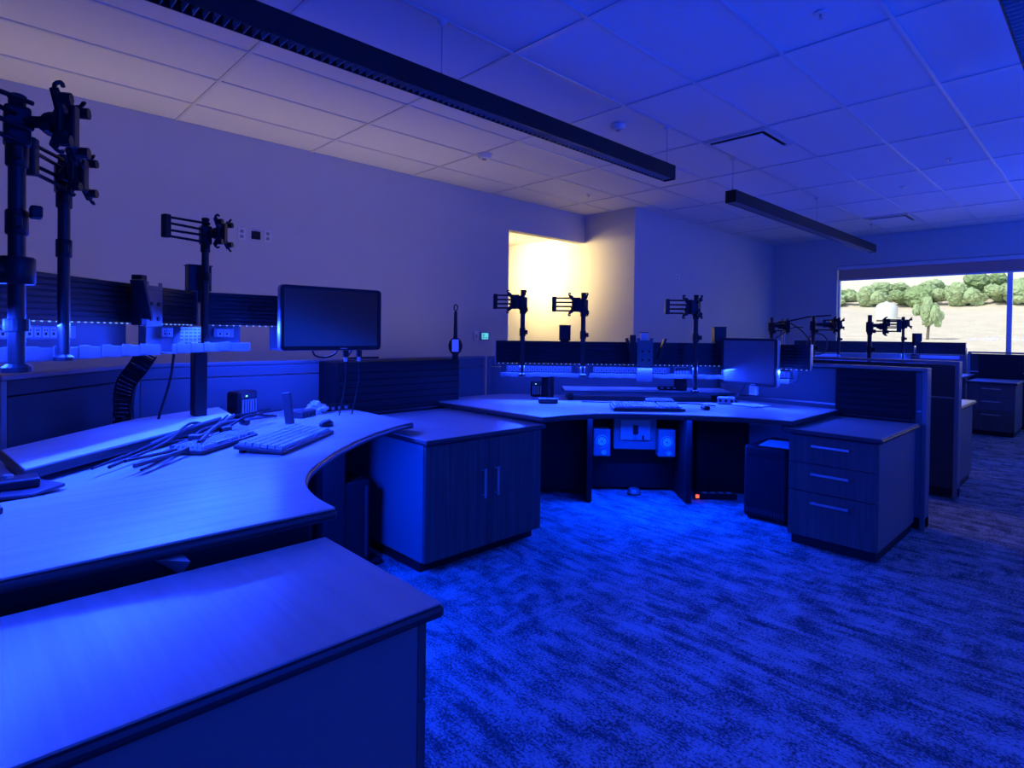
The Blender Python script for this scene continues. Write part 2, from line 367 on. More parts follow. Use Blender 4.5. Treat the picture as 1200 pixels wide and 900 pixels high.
def vent(x0, x1, y0, y1, label):
    t = thing('air_vent', label, 'air vent', ((x0+x1)/2, (y0+y1)/2, ZC))
    for a in ((x0,x1,y0,y0+.03),(x0,x1,y1-.03,y1),(x0,x0+.03,y0+.03,y1-.03),(x1-.03,x1,y0+.03,y1-.03)):
        MB().box(*a, ZC-.016, ZC-.004).build('frame_bar', M['grid'], t, bev=.003)
    q = MB()
    z0, z1 = ZC-.006, ZC-.05
    b = .03; c = .09
    o4 = [(x0+b,y0+b),(x1-b,y0+b),(x1-b,y1-b),(x0+b,y1-b)]; i4 = [(x0+c,y0+c),(x1-c,y0+c),(x1-c,y1-c),(x0+c,y1-c)]
    MB().box(x0+.055, x1-.055, y0+.055, y1-.055, ZC-.030, ZC-.020).build('plaque', M['tile'], t, bev=.004)
    MB().box(x0+b, x1-b, y0+b, y1-b, ZC-.0052, ZC-.0045).build('recess_shade', M['black'], t)  # flat black sheet, shade of the uncut recess put into its colour
vent(-2.74, -2.16, 5.09, 5.68, 'square air vent in the ceiling between the two near pendant lights')
vent(-2.72, -2.16, 10.0, 10.6, 'small looking far air vent in the ceiling near the window wall')

# ------------------------------------------------------------------ wall plates
def plate(x, y, z, label, kind, w=.07, h=.115):
    t = thing('wall_outlet' if kind != 'box' else 'wall_box', label, 'wall plate', (x, y, z))
    MB().box(x, x+.007, y-w/2, y+w/2, z-h/2, z+h/2).build('cover', M['black'] if kind == 'box' else M['lightp'], t, bev=.003)
    for dz in (-.024, .024):
        f = MB().box(x+.007, x+.010, y-.016, y+.016, z+dz-.015, z+dz+.015).build('socket', M['black'] if kind == 'box' else M['greyp'], t, bev=.002)
        MB().box(x+.010, x+.0105, y-.008, y-.005, z+dz-.006, z+dz+.006).box(x+.010, x+.0105, y+.005, y+.008, z+dz-.006, z+dz+.006).build('slot', M['black'], f)
    return t
plate(XL, 1.955, 2.135, 'white outlet plate, left one of the three high on the left wall', 'o')
plate(XL, 2.085, 2.137, 'black box set high on the left wall between two white plates', 'box', .085, .075)
plate(XL, 2.195, 2.141, 'white plate, right one of the three high on the left wall', 'o')
plate(XJ, 8.16, 2.127, 'white plate on the blue lit wall between the passage and the window', 'o', .12, .115)
t = thing('thermostat', 'thermostat with a glowing teal screen on the wall beside the passage', 'thermostat', (XL, 4.97, 1.19))
MB().box(XL, XL+.022, 4.90, 5.05, 1.14, 1.25).build('housing', M['greyp'], t, bev=.005)
MB().box(XL+.022, XL+.024, 4.92, 5.03, 1.155, 1.235).build('display', M['teal'], t)
d = MB()
for k, (yy, zz) in enumerate(((4.95,1.215),(4.95,1.195),(4.95,1.175),(5.0,1.175))): d.box(XL+.024, XL+.0246, yy-.016, yy+.016, zz-.005, zz+.003)
d.build('display_marks', M['black'], t)
t = thing('wall_control', 'slim grey control box on the wall left of the teal thermostat', 'wall control', (XL, 4.83, 1.2))
MB().box(XL, XL+.02, 4.795, 4.865, 1.14, 1.26).build('cover', M['lightp'], t, bev=.004)
MB().box(XL+.02, XL+.023, 4.815, 4.845, 1.17, 1.22).build('button', M['greyp'], t, bev=.002)

# ------------------------------------------------------------------ cabinets
T = 0.692
def handle(t, parent, p0, p1, out):
    p0, p1, out = Vector(p0), Vector(p1), Vector(out); d = (p1-p0).normalized()
    m = MB(); side = d.cross(out.normalized())*.007
    a, b = p0+out, p1+out; th = out.normalized()*.006
    m.add([tuple(q) for q in (a-side, a+side, a+side+th, a-side+th, b-side, b+side, b+side+th, b-side+th)], [(0,1,2,3),(7,6,5,4),(0,4,5,1),(1,5,6,2),(2,6,7,3),(3,7,4,0)])
    for q in (p0+d*.012, p1-d*.012): m.tube([q, q+out], .005, 8)
    return m.build('handle', M['steel'], parent, bev=.0015)
def pedestal(x0, x1, y0, y1, label, front):      # front = -1 drawers face -y, +1 drawers face +y
    t = thing('drawer_pedestal', label, 'drawer cabinet', ((x0+x1)/2, (y0+y1)/2, 0))
    yf, ybk = (y0, y1) if front < 0 else (y1, y0); s = front
    MB().box(x0+.012, x1-.012, min(yf-s*.035, ybk), max(yf-s*.035, ybk), 0, .06).build('plinth', M['black'], t)
    MB().box(x0, x1, min(yf-s*.022, ybk), max(yf-s*.022, ybk), .06, T-.032).build('carcass', M['carc'], t, bev=.002)
    MB().box(x0-.025, x1+.025, min(ybk, yf+s*.028), max(ybk, yf+s*.028), T-.03, T-.004).build('top_edge', M['edge'], t, bev=.010)
    MB().box(x0-.019, x1+.019, min(ybk, yf+s*.022), max(ybk, yf+s*.022), T-.0045, T).build('cabinet_top', M['ctop'], t, bev=.002)
    zs = [(.063, .325), (.330, .493), (.498, T-.036)]
    for z0, z1 in zs:
        d = MB().box(x0+.002, x1-.002, min(yf, yf-s*.02), max(yf, yf-s*.02), z0, z1).build('drawer', M['cab'], t, bev=.0015)
        xm = (x0+x1)/2
        handle(t, d, (xm-.10, yf, z1-.052), (xm+.10, yf, z1-.052), (0, s*.026, 0))
    return t
ped = pedestal(-1.365, -.895, 3.62, 4.44, 'dark three drawer pedestal standing at the right end of the back desk', -1)
near = pedestal(-1.425, -.955, -.18, .69, 'long drawer cabinet in the foreground with a bright wood grain top', 1)
dup(near, (.06, 5.85, 0), 'cabinet behind the nearest dark partition end, its bright side toward the aisle')
dup(ped, (0, 5.97, 0), 'far drawer pedestal at the right edge of the photo below the window')
# double door cabinet between the two desks
t = thing('storage_cabinet', 'dark two door storage cabinet standing between the two desks', 'cabinet', (-2.9, 2.15, 0))
MB().box(-3.62, -2.47, 1.735, 2.555, 0, .06).build('plinth', M['black'], t)
MB().box(-3.62, -2.432, 1.72, 2.57, .06, T-.032).build('carcass', M['carc'], t, bev=.002)
MB().box(-3.62, -2.385, 1.705, 2.585, T-.03, T-.004).build('top_edge', M['edge'], t, bev=.010)
MB().box(-3.62, -2.391, 1.711, 2.579, T-.0045, T).build('cabinet_top', M['ctop'], t, bev=.002)
for k, (y0, y1, hy) in enumerate(((1.722, 2.144, 2.10), (2.147, 2.568, 2.195))):
    d = MB().box(-2.430, -2.410, y0, y1, .063, T-.036).build('door', M['cab'], t, bev=.0015)
    handle(t, d, (-2.410, hy, .335), (-2.410, hy, .495), (.026, 0, 0))

# ------------------------------------------------------------------ partitions
ZP = 1.045
def partition(name_label, p0, p1, th=.06, z1=ZP, split=None, fab='fabric'):
    p0, p1 = Vector((*p0, 0)), Vector((*p1, 0)); L = (p1-p0).length; rz = math.atan2(p1.y-p0.y, p1.x-p0.x)
    t = thing('partition_panel', name_label, 'partition', tuple((p0+p1)/2))
    def B(): return MB().at(p0.x, p0.y, 0, rz)
    B().box(0, L, -th/2+.008, th/2-.008, .02, .08).build('kick_rail', M['dark'], t)
    if split:
        B().box(.03, L-.03, -th/2, th/2, .08, split-.006).build('lower_panel', M[fab], t, bev=.003)
        B().box(.03, L-.03, -th/2, th/2, split+.006, z1-.03).build('upper_panel', M[fab], t, bev=.003)
        B().box(.03, L-.03, -th/2+.004, th/2-.004, split-.006, split+.006).build('joint_strip', M['steel'], t)
    else:
        n = max(1, round(L/1.3))
        for k in range(n):
            a, b = .03+(L-.06)*k/n, .03+(L-.06)*(k+1)/n
            B().box(a+.002, b-.002, -th/2, th/2, .08, .955).build('fabric_panel', M[fab], t, bev=.003)
            B().box(a+.002, b-.002, -th/2, th/2, .960, z1-.024).build('top_band', M[fab], t, bev=.003)
    B().box(0, L, -th/2-.003, th/2+.003, z1-.022, z1).build('cap_rail', M['trim'], t, bev=.004)
    for x in (0, L-.03):
        B().box(x, x+.03, -th/2-.002, th/2+.002, 0, z1-.022).build('end_post', M['trim'], t, bev=.004)
    return t
partition('long blue lit partition behind the front desk, running along the left wall', (-3.68, .70), (-3.68, 3.20))
partition('angled partition darkened for shade at the left behind the raised platform of the front desk', (-3.05, .115), (-3.668, .672), fab='shaded_fabric')
partition('angled blue lit partition behind the back desk under the black rail', (-3.66, 3.23), (-2.28, 4.57))
pc = partition('thick partition end beside the three drawer pedestal, with a bright cap rail', (-2.23, 4.54), (-.845, 4.54), .11, ZP, .765)
pd = partition('dark partition end of the second row, standing behind the first partition by the aisle', (-2.3, 5.61), (-.845, 5.61), .11, 1.062, .78, 'dpanel')
partition('far partition behind the last drawer pedestal, below the window', (-1.5, 10.50), (-.845, 10.50), .11, 1.06, .78, 'dpanel')
partition('low far partition below the window running left from the last pedestal', (-3.6, 10.72), (-1.55, 10.72), .06, 1.10)

# dark louvred screens on the cabinets
def hutch(x0, x1, y0, y1, z0, z1, face, label):
    t = thing('cabinet_screen', label, 'screen', ((x0+x1)/2, (y0+y1)/2, z0))
    MB().box(x0, x1, y0, y1, z0, z1).build('body', M['dark'], t, bev=.006)
    n = 6
    for k in range(n):
        a = z0+.05+(z1-z0-.07)*k/n; b = z0+.05+(z1-z0-.07)*(k+1)/n-.006
        if face == 'x': q = MB().box(x1, x1+.008, y0+.01, y1-.01, a, b)
        else: q = MB().box(x0+.01, x1-.01, y0-.008, y0, a, b)
        q.build('slat', M['dark'], t, bev=.002)
    q = MB().box(x1, x1+.055, y0, y1, z0, z0+.03) if face == 'x' else MB().box(x0, x1, y0-.04, y0, z0, z0+.03)
    q.build('foot_ledge', M['black'], t, bev=.012, seg=3)
hutch(-3.645, -3.395, 1.74, 2.72, T, 1.038, 'x', 'dark slatted screen standing on the back of the two door cabinet')
hutch(-1.372, -.905, 4.455, 4.482, T, 1.02, 'y', 'dark slatted screen behind the top of the three drawer pedestal')
hutch(-1.372, -.905, 10.425, 10.442, T, 1.03, 'y', 'far dark screen behind the top of the last drawer pedestal')

# ------------------------------------------------------------------ desks
def desk(poly, z, th, mtop, t, name='worktop', bev=.012, label=None):
    o = MB().prism(poly, z-th, z-.006).build(name+'_edge', M['edge'], t, bev=bev, seg=3)
    n = len(poly)
    p = MB().prism(inset(poly, .006), z-.0065, z).build(name, mtop, t, bev=.003, label=label)
    return p
def inset(poly, d):
    n = len(poly); a = sum(poly[i][0]*poly[(i+1)%n][1]-poly[(i+1)%n][0]*poly[i][1] for i in range(n))
    P = [Vector(p) for p in (poly if a > 0 else poly[::-1])]; out = []
    for i in range(n):
        e0 = (P[i]-P[i-1]).normalized(); e1 = (P[(i+1)%n]-P[i]).normalized()
        n0 = Vector((-e0.y, e0.x)); n1 = Vector((-e1.y, e1.x)); m = (n0+n1); k = max(.35, m.dot(n0))
        out.append(tuple(P[i]+m*(d/k)))
    return out
def sp2(pts, k=6): return [(p.x, p.y) for p in spline([(x, y, 0) for x, y in pts], k)]

d1 = thing('corner_desk', 'front corner desk with a curved front edge and pale wood grain worktop', 'desk', (-2.8, .7, 0))
front1 = sp2([(-1.475, .765), (-1.627, .776), (-1.80, .825), (-1.985, .94), (-2.22, 1.165), (-2.43, 1.42), (-2.58, 1.68), (-2.625, 1.80)])
back1 = sp2([(-3.30, 1.80), (-3.30, 1.42), (-3.12, 1.14), (-2.86, .82), (-2.58, .62), (-2.395, .495), (-2.24, .345), (-2.15, .20), (-2.13, .0), (-2.13, -.18)])
desk([(-1.475, -.18)]+front1+back1, .752, .034, M['top'], d1)
deck1 = [(-1.6, -.18), (-2.66, -.18), (-3.60, .70), (-3.62, 1.80), (-2.9, 1.79), (-2.3, .9), (-1.7, .5)]
desk(deck1, .741, .024, M['deck'], d1, 'rear_deck', .003)
MB().box(-1.535, -1.505, -.16, .70, .655, .717).box(-2.75, -1.535, -.16, -.13, .655, .717).build('apron', M['blackm'], d1, bev=.003)
MB().add([(-1.50,.325,.716),(-1.50,.385,.716),(-1.50,.385,.665),(-1.43,.385,.716),(-1.43,.325,.716)][:4], [(0,1,2),(0,3,1),(1,3,2),(0,2,3)]).build('gusset', M['greyp'], d1)
for (x, y) in ((-1.6, .12), (-2.75, 1.38)):
    MB().box(x-.045, x+.045, y-.06, y+.06, .02, .70).build('lift_column', M['blackm'], d1, bev=.006)
    MB().box(x-.05, x+.05, y-.28, y+.28, 0, .03).build('foot', M['blackm'], d1, bev=.008)
MB().at(-3.02, .42, 0, rz=math.radians(135)).box(-.55, .55, -.012, .012, .25, .70).build('modesty_panel', M['dark'], d1, bev=.003)

d2 = thing('corner_desk', 'back corner desk under three slim poles, its front edge curving round the knee space', 'desk', (-2.5, 3.6, 0))
front2 = sp2([(-2.36, 2.525), (-2.345, 2.60), (-2.325, 2.74), (-2.24, 2.93), (-2.07, 3.13), (-1.80, 3.345), (-1.60, 3.475), (-1.43, 3.55), (-1.325, 3.57)])
desk([(-3.55, 2.525)]+front2+[(-1.325, 4.40), (-2.05, 4.42), (-2.28, 4.46), (-3.52, 3.24)], .74, .034, M['topx'], d2)
E1, E2 = Vector((.7071, .7071, 0)), Vector((-.7071, .7071, 0))
def dg(l, a): return E1*l+E2*a           # diagonal frame: l to the right, a away from the camera
for l in (.49, 1.215):
    p = dg(l, 4.55); MB().at(p.x, p.y, 0, PI/4).box(-.02, .02, -.28, .16, .01, .70).build('leg_panel', M['dark'], d2, bev=.003)
p = dg(.905, 4.66); MB().at(p.x, p.y, 0, PI/4).box(-.60, .58, -.012, .012, .02, .70).build('modesty_panel', M['dark'], d2, bev=.003)
for l, a in ((.28, 4.56), (1.56, 4.62)):
    p = dg(l, a); MB().at(p.x, p.y, 0, PI/4).box(-.20, .20, -.05, .05, .02, .69).build('side_panel', M['dark'], d2, bev=.003)
MB().box(-1.44, -1.41, 3.70, 4.38, .655, .705).build('apron', M['blackm'], d2, bev=.003)
p = dg(.905, 4.22); MB().at(p.x, p.y, 0, PI/4).box(-.45, .45, -.008, .008, .694, .706).build('led_strip', M['led'], d2)
def led(pos, rz, L, power, tilt=0.0, w=.02, color=BLUE):
    l = bpy.data.lights.new('led_or_fill_light', 'AREA'); l.shape = 'RECTANGLE'; l.size = L; l.size_y = w; l.energy = power; l.color = color
    o = bpy.data.objects.new('led_or_fill_light', l); COL.objects.link(o); o.location = pos
    o.rotation_euler = (Matrix.Rotation(rz, 3, 'Z') @ Matrix.Rotation(tilt, 3, 'X')).to_euler()
    return o
led((p.x, p.y, .690), PI/4, .9, 68.0, -.5, .02, LOWBLUE)
led((-2.3, .95, .705), math.radians(135), .9, 50.0, -.5, .02, LOWBLUE)

# platforms behind the worktops
pl = thing('raised_platform', 'raised light platform on short dark legs at the left of the front desk', 'platform', (-2.9, .6, .741))
P1 = [(-2.318, .159), (-3.108, 1.037), (-3.52, 1.09), (-3.30, .645), (-2.743, .123)]
MB().prism(P1, .762, .795).build('shelf_edge', M['edge'], pl, bev=.004)
MB().prism(inset(P1, .004), .794, .800).build('shelf', M['plat'], pl, bev=.002)
for x, y in ((-2.40, .19), (-2.70, .19), (-3.10, .95), (-3.38, .98)):
    MB().box(x-.02, x+.02, y-.02, y+.02, .741, .763).build('leg', M['black'], pl)
pl2 = thing('raised_platform', 'long pale platform at the back of the back desk behind the keyboard', 'platform', (-2.6, 3.9, .74))
c = dg(.905, 4.52)
MB().at(c.x, c.y, 0, PI/4).box(-.60, .66, -.17, .15, .795, .815).build('shelf_edge', M['edge'], pl2, bev=.004)
MB().at(c.x, c.y, 0, PI/4).box(-.596, .656, -.166, .146, .814, .820).build('shelf', M['plat'], pl2, bev=.002)
for lx in (-.55, .60):
    MB().at(c.x, c.y, 0, PI/4).box(lx-.02, lx+.02, -.13, .12, .74, .796).build('leg', M['black'], pl2)

# ------------------------------------------------------------------ monitor rails
def rail(label, segs, zt, power, cols, outl=True, group=None, backs=(.06, .06, .0), packs=(), drop=.135):
    """segs: list of (p0, p1, tray) front side is to the right of p0->p1"""
    c = Vector((0,0,0))
    for p0, p1, *_ in segs: c += Vector((p0[0]+p1[0], p0[1]+p1[1], 0))/(2*len(segs))
    t = thing('monitor_rail', label, 'monitor rail', (c.x, c.y, 0), group)
    lights = []
    for k, (p0, p1, trays) in enumerate(segs):
        L = math.hypot(p1[0]-p0[0], p1[1]-p0[1]); rz = math.atan2(p1[1]-p0[1], p1[0]-p0[0])
        def B(): return MB().at(p0[0], p0[1], 0, rz)
        b = B().box(0, L, 0, .018, zt-.17, zt)
        h = .17/8
        for i in range(8): b.box(0, L, -.010, 0, zt-.17+h*i+.003, zt-.17+h*(i+1)-.003)
        b.build('slat_panel', M['blackm'], t, bev=.0015)
        for x in (-.006, L): B().box(x, x+.006, -.016, .022, zt-.176, zt+.004).build('end_plate', M['steel'], t)
        q = B(); x = .02
        while x < L-.02:
            q.box(x, x+.006, -.013, -.007, zt-.1745, zt-.1705); x += .034
        q.build('led_dots', M['led'], t, kind='stuff')
        B().box(.01, L-.01, -.008, .012, zt-.1705, zt-.168).build('led_channel', M['blackm'], t)
        for (a, bb) in trays:
            zb = zt-.17-drop
            B().box(a, bb, -.135, .02, zb, zb+.006).box(a, bb, .012, .018, zb+.006, zt-.172).build('cable_tray', M['tray'], t)
            lp = B().box(a, bb, -.138, -.134, zb, zb+drop*.32)
            x = a+.03
            while x < bb-.08:
                lp.box(x, x+.05, -.141, -.138, zb+.005, zb+drop*.36); x += .11
            lp.build('tray_lip', M['tray'], t, bev=.001)
            if outl:
                os_ = B().box(a+.04, min(bb-.04, a+.62), -.012, .012, zt-.235, zt-.188).build('outlet_strip', M['greyp'], t, bev=.002)
                x = a+.07
                while x < min(bb-.06, a+.60):
                    o = B().box(x-.013, x+.013, -.015, -.012, zt-.229, zt-.194).build('outlet', M['lightp'], os_)
                    B().box(x-.005, x+.005, -.016, -.015, zt-.222, zt-.212).box(x-.006, x-.003, -.016, -.015, zt-.208, zt-.200).box(x+.003, x+.006, -.016, -.015, zt-.208, zt-.200).build('slot', M['black'], t)
                    x += .034
        for (ks, a, wd) in packs:
            if ks != k: continue
            pk = B().box(a-wd/2, a+wd/2, -.120, -.085, zt-.163-drop, zt-.182).build('power_pack', M['plate'], t, bev=.003)
            q = B()
            for i in range(5):
                for j in range(7):
                    xx = a-wd/2+.012+i*(wd-.024)/4; zz = zt-.155-drop+j*(drop-.04)/6
                    q.box(xx-wd*.06, xx+wd*.06, -.1215, -.119, zz-.0035, zz+.0035)
            q.build('vent_slots', M['black'], pk, kind='stuff')
        if power:
            led(B().M @ Vector((L/2, -.152, zt-.185)), rz, L*.92, power*L*(.5 if k == 2 else 1), -.48, .02)
            led(B().M @ Vector((L/2, -.055, zt-.176)), rz, L*.92, power*L*.02, -.1, .02)
            led(B().M @ Vector((L/2, .07, zt-.18)), rz, L*.92, power*L*backs[k], .45, .02)  # fill light added behind the rail to brighten the partition
    for (x, y, z0) in cols:
        MB().box(x-.04, x+.04, y-.03, y+.03, z0, zt-.175-drop).build('lift_column', M['blackm'], t, bev=.006)
    return t
Z1, Z2 = 1.43, 1.18
rail('raised black slatted rail with lit cable tray over the front desk', [((-2.29, -.11), (-3.30, .90), [(.0, .93), (1.02, 1.40)]), ((-3.30, .93), (-3.30, 1.72), [(.02, .20), (.36, .78)]), ((-1.45, -.13), (-2.26, -.13), [(.0, .80)])], Z1, 50.0, ((-3.22, .90, .80), (-2.48, .02, .741)), backs=(.002, .26, .0), packs=((0, 1.19, .17),))
rail('low black slatted rail with lit cable tray across the back desk', [((-3.30, 3.0), (-2.08, 4.22), [(.04, .62), (.70, 1.70)]), ((-2.05, 4.235), (-1.46, 4.235), [(.0, .50)])], Z2, 45.0, ((-3.0, 3.26, .74), (-2.30, 3.98, .820)), backs=(.09, .06), packs=((0, 1.385, .11),), drop=.095)
rail('far black rail of the second row seen just above the nearer partitions', [((-2.41, 5.83), (-3.30, 6.72), [(.0, 1.2)]), ((-3.30, 6.75), (-3.30, 7.5), [(.1, .7)])], 1.06, 40.0, ((-3.25, 6.7, .745), (-2.5, 5.85, .745)), False)
rail('farthest black rail with blue lit outlets, below the window', [((-3.30, 8.87), (-2.08, 10.09), [(.04, 1.70)]), ((-2.05, 10.13), (-1.48, 10.13), [(.0, .55)])], 1.185, 40.0, ((-3.0, 9.13, .745), (-2.25, 9.90, .745)))

# pole mounted arms
def arm(label, x, y, zb, zt, elbow, head, hz=0.0, face=-PI/4, s=1.0):
    """face: direction (radians) the VESA plate looks along its local -y after rotation"""
    t = thing('monitor_stand', label, 'monitor stand', (x, y, zb), 'bare monitor arms on poles')
    MB().tube([(x, y, zb), (x, y, zt)], .0175, 18).build('pole', M['pole'], t, smooth=True)
    MB().at(x, y, zb).lathe([(.03,0),(.03,.012),(.02,.02)], 16).build('base_flange', M['blackm'], t)
    MB().at(x, y, zt).lathe([(.019,0),(.019,.008),(.012,.012)], 16).build('pole_cap', M['black'], t)
    for z in (zt-.30, zt-.135):
        k = MB().at(x, y, z-.03).lathe([(.021,0),(.023,.004),(.023,.056),(.021,.06)], 16).build('collar', M['blackm'], t, smooth=True)
        a = MB().at(x, y, z).box(.016, .048, -.008, .008, -.016, .016); a.build('collar_knob', M['black'], k, bev=.004)
    P = Vector((x, y, 0)); Ew = P+Vector((*elbow, 0)); Hd = P+Vector((*head, 0))
    d = (Ew-P).normalized(); side = Vector((-d.y, d.x, 0))
    zt2 = zt-.02+hz
    eb = MB().at(Ew.x, Ew.y, 0, math.atan2(d.y, d.x)).box(-.012, .02, -.018, .018, zt2-.112, zt2).build('elbow_block', M['pole'], t, bev=.006, seg=3)
    for i, z in enumerate((zt2-.010, zt2-.042, zt2-.072, zt2-.104)):
        if i in (1, 3): a, b = P+side*.012, Ew+side*.010
        else: a, b = Hd*.6+P*.4-side*.012, Ew-side*.010
        MB().tube([(a.x, a.y, z), (b.x, b.y, z)], .0062, 8).build('link_bar', M['blackm'], t, smooth=True)
    MB().box(x-.026, x+.026, y-.026, y+.026, zt2-.115, zt2-.02).build('shoulder_block', M['blackm'], t, bev=.008, seg=3)
    # head: bracket, tilt joint, X shaped VESA plate with hooks and knobs
    f = face; hm = (Hd+P)/2
    MB().tube([(x, y, zt2-.055), (Hd.x, Hd.y, zt2-.055)], .014, 10).build('head_bracket', M['blackm'], t, smooth=True)
    def B(): return MB().at(Hd.x, Hd.y, zt2-.06, f)
    B().ball((0, -.005, 0), .030, 8).build('tilt_joint', M['black'], t, smooth=True)
    q = B(); q.M = q.M @ Matrix.Translation((0, -.018, 0)) @ Matrix.Rotation(PI/2, 4, 'X'); q.lathe([(.042, 0), (.046, .004), (.046, .010), (.03, .014)], 16)
    q.build('tilt_disc', M['black'], t, smooth=True)
    pl_ = B().box(-.044, .044, -.036, -.030, -.044, .044).build('vesa_plate', M['blackm'], t, bev=.004)
    for sx in (-1, 1):
        for sz in (-1, 1):
            q = B(); q.tube([(sx*.025, -.032, sz*.025), (sx*.064, -.032, sz*.066)], .014, 8, .010)
            q.tube(spline([(sx*.058, -.032, sz*.060), (sx*.070, -.036, sz*.074), (sx*.064, -.046, sz*.082), (sx*.054, -.046, sz*.076)], 3), .005, 6)
            q.build('plate_hook', M['blackm'], pl_, smooth=True)
            B().tube([(sx*.05, -.032, sz*.05), (sx*.05, -.062, sz*.05)], .014, 10).build('thumb_screw', M['black'], pl_)
    B().box(-.016, .016, -.055, -.034, -.05, .05).build('centre_rib', M['blackm'], t, bev=.004)
    B().tube([(-.05, -.005, -.02), (.06, -.005, -.02)], .011, 8).build('tilt_axle', M['black'], t)
    B().box(.02, .045, -.02, .02, -.02, .015).build('tilt_lever', M['black'], t, bev=.005)
    return t
ARM = [
 ('black pole arm at the far left edge, nearest the camera', -1.868, .114, 1.125, 1.79, (.16, -.15), (.055, .060), .02, PI*.75+.3),
 ('black pole arm second from the left edge, right behind the nearest pole', -2.451, .270, 1.125, 1.80, (.19, -.10), (.05, .005), .02, PI*.75+.2),
 ('black pole arm over the front desk just left of the big monitor', -3.254, .937, 1.125, 1.795, (.085, -.195), (.06, .03), .01, PI*.75),
 ('left pole arm over the back desk, against the edge of the lit passage', -3.052, 3.036, .925, 1.545, (-.14, -.14), (-.01, -.055), .0, PI/4),
 ('middle pole arm over the back desk, in front of the lit passage wall', -2.742, 3.358, .925, 1.530, (-.15, -.15), (-.01, -.055), .0, PI/4),
 ('right pole arm over the back desk standing on the worktop behind the keyboard', -2.142, 3.911, .82, 1.520, (-.145, -.145), (-.01, -.055), .0, PI/4),
 ('second row pole arm seen just above the right edge of the smaller monitor', -2.48, 6.07, .76, 1.42, (.10, .16), (.06, .09), .0, PI*.75),
 ('second row pole arm left of the window frame among loose cables', -2.05, 5.99, .76, 1.43, (.12, .14), (.13, .07), .0, PI*.6),
 ('second row pole arm in front of the window, with its head to the right', -1.57, 5.99, .76, 1.43, (.20, .10), (.07, .05), -.01, PI*.6),
 ('far pole arm in front of the window beside the little black box', -2.142, 9.78, .88, 1.53, (-.145, -.145), (.03, -.045), .0, PI/4),
 ('far pole arm at the left frame of the window', -2.80, 9.20, .88, 1.51, (-.145, -.145), (.0, -.055), .0, PI/4),
]
stands = [arm(*a) for a in ARM]
p1 = stands[0]
MB().at(-1.868, .114, 1.34).lathe([(.034, 0), (.037, .004), (.037, .062), (.034, .066)], 20).build('clamp_ring', M['blackm'], p1, smooth=True)
MB().tube([(-1.868, .114, 1.372), (-1.80, -.02, 1.372)], .016, 10).build('clamp_bar', M['blackm'], p1, smooth=True)
MB().at(-1.868, .114, 1.225).lathe([(.026, 0), (.026, .03)], 18).build('lower_ring', M['blackm'], p1)
MB().box(-1.852, -1.815, .135, .160, 1.50, 1.53).build('clamp_lever', M['black'], p1, bev=.005)

# VESA bracket plates hung on the rails
def bracket(label, x, y, rz, zt, w=.12, wings=(-1, 1)):
    t = thing('mounting_bracket', label, 'bracket', (x, y, zt-.3))
    def B(): return MB().at(x, y, 0, rz)
    B().box(-w/2, w/2, -.030, -.025, zt-.19, zt-.025).box(-w/2, -w/2+.025, -.030, -.025, zt-.025, zt+.012).box(w/2-.025, w/2, -.030, -.025, zt-.025, zt+.012).box(-w/2+.025, w/2-.025, -.030, -.025, zt-.025, zt-.004).build('plate', M['plate'], t, bev=.002)
    B().box(-w/2+.006, w/2-.006, -.030, -.025, zt-.31, zt-.19).build('lower_plate', M['plate'], t)
    for sx in (-.02, .03):
        for sz in (-.085, -.15):
            B().tube([(sx, -.030, zt+sz), (sx, -.034, zt+sz)], .009, 10).build('bolt', M['black'], t)
    B().box(-w/2-.05, -w/2-.01, -.045, .0, zt-.18, zt+.035).build('post', M['blackm'], t, bev=.004)
    for s_ in wings:
        MB().at(x, y, 0, rz).at(*(B().M @ Vector((s_*(w/2+.055), -.05, zt-.07))), rz, 0, s_*.32).box(-.008, .008, -.03, .03, -.085, .085).build('wing', M['blackm'], t, bev=.003)
    return t
bracket('light steel bracket plate with four bolts hung on the front rail', -2.985, .625, math.radians(135), Z1, .12, (-1,))
bracket('dark bracket with angled wings hung at the middle of the back rail', -2.44, 3.70, PI/4, Z2+.02)

# little boxes standing on the rails
def railbox(label, x, y, z, w, h, rz, m):
    t = thing('rail_box', label, 'box', (x, y, z))
    def B(): return MB().at(x, y, z, rz)
    B().box(-w/2, w/2, -.035, .035, 0, h).build('housing', m, t, bev=.004)
    B().box(-w/2-.003, w/2+.003, -.038, .038, h, h+.005).build('lid', M['black'], t)
    B().box(-w/2+.01, w/2-.01, -.02, .045, -.06, 0).build('clip', M['black'], t)
railbox('dark box on the front rail behind the third pole', -3.345, .93, Z1+.005, .11, .13, PI/2, M['pole'])
railbox('dark box on the back rail between the left and middle poles', -2.965, 3.41, Z2+.005, .085, .115, PI/4, M['pole'])
railbox('dark box on the back rail just left of the smaller monitor', -2.13, 4.245, Z2+.005, .09, .115, PI/4, M['pole'])
railbox('small pale box on the back rail beside the winged bracket', -2.54, 3.845, Z2+.002, .055, .07, PI/4, M['lightp'])
railbox('little black box on the far rail in front of the window', -2.04, 10.1, 1.19, .10, .115, PI/4, M['pole'])

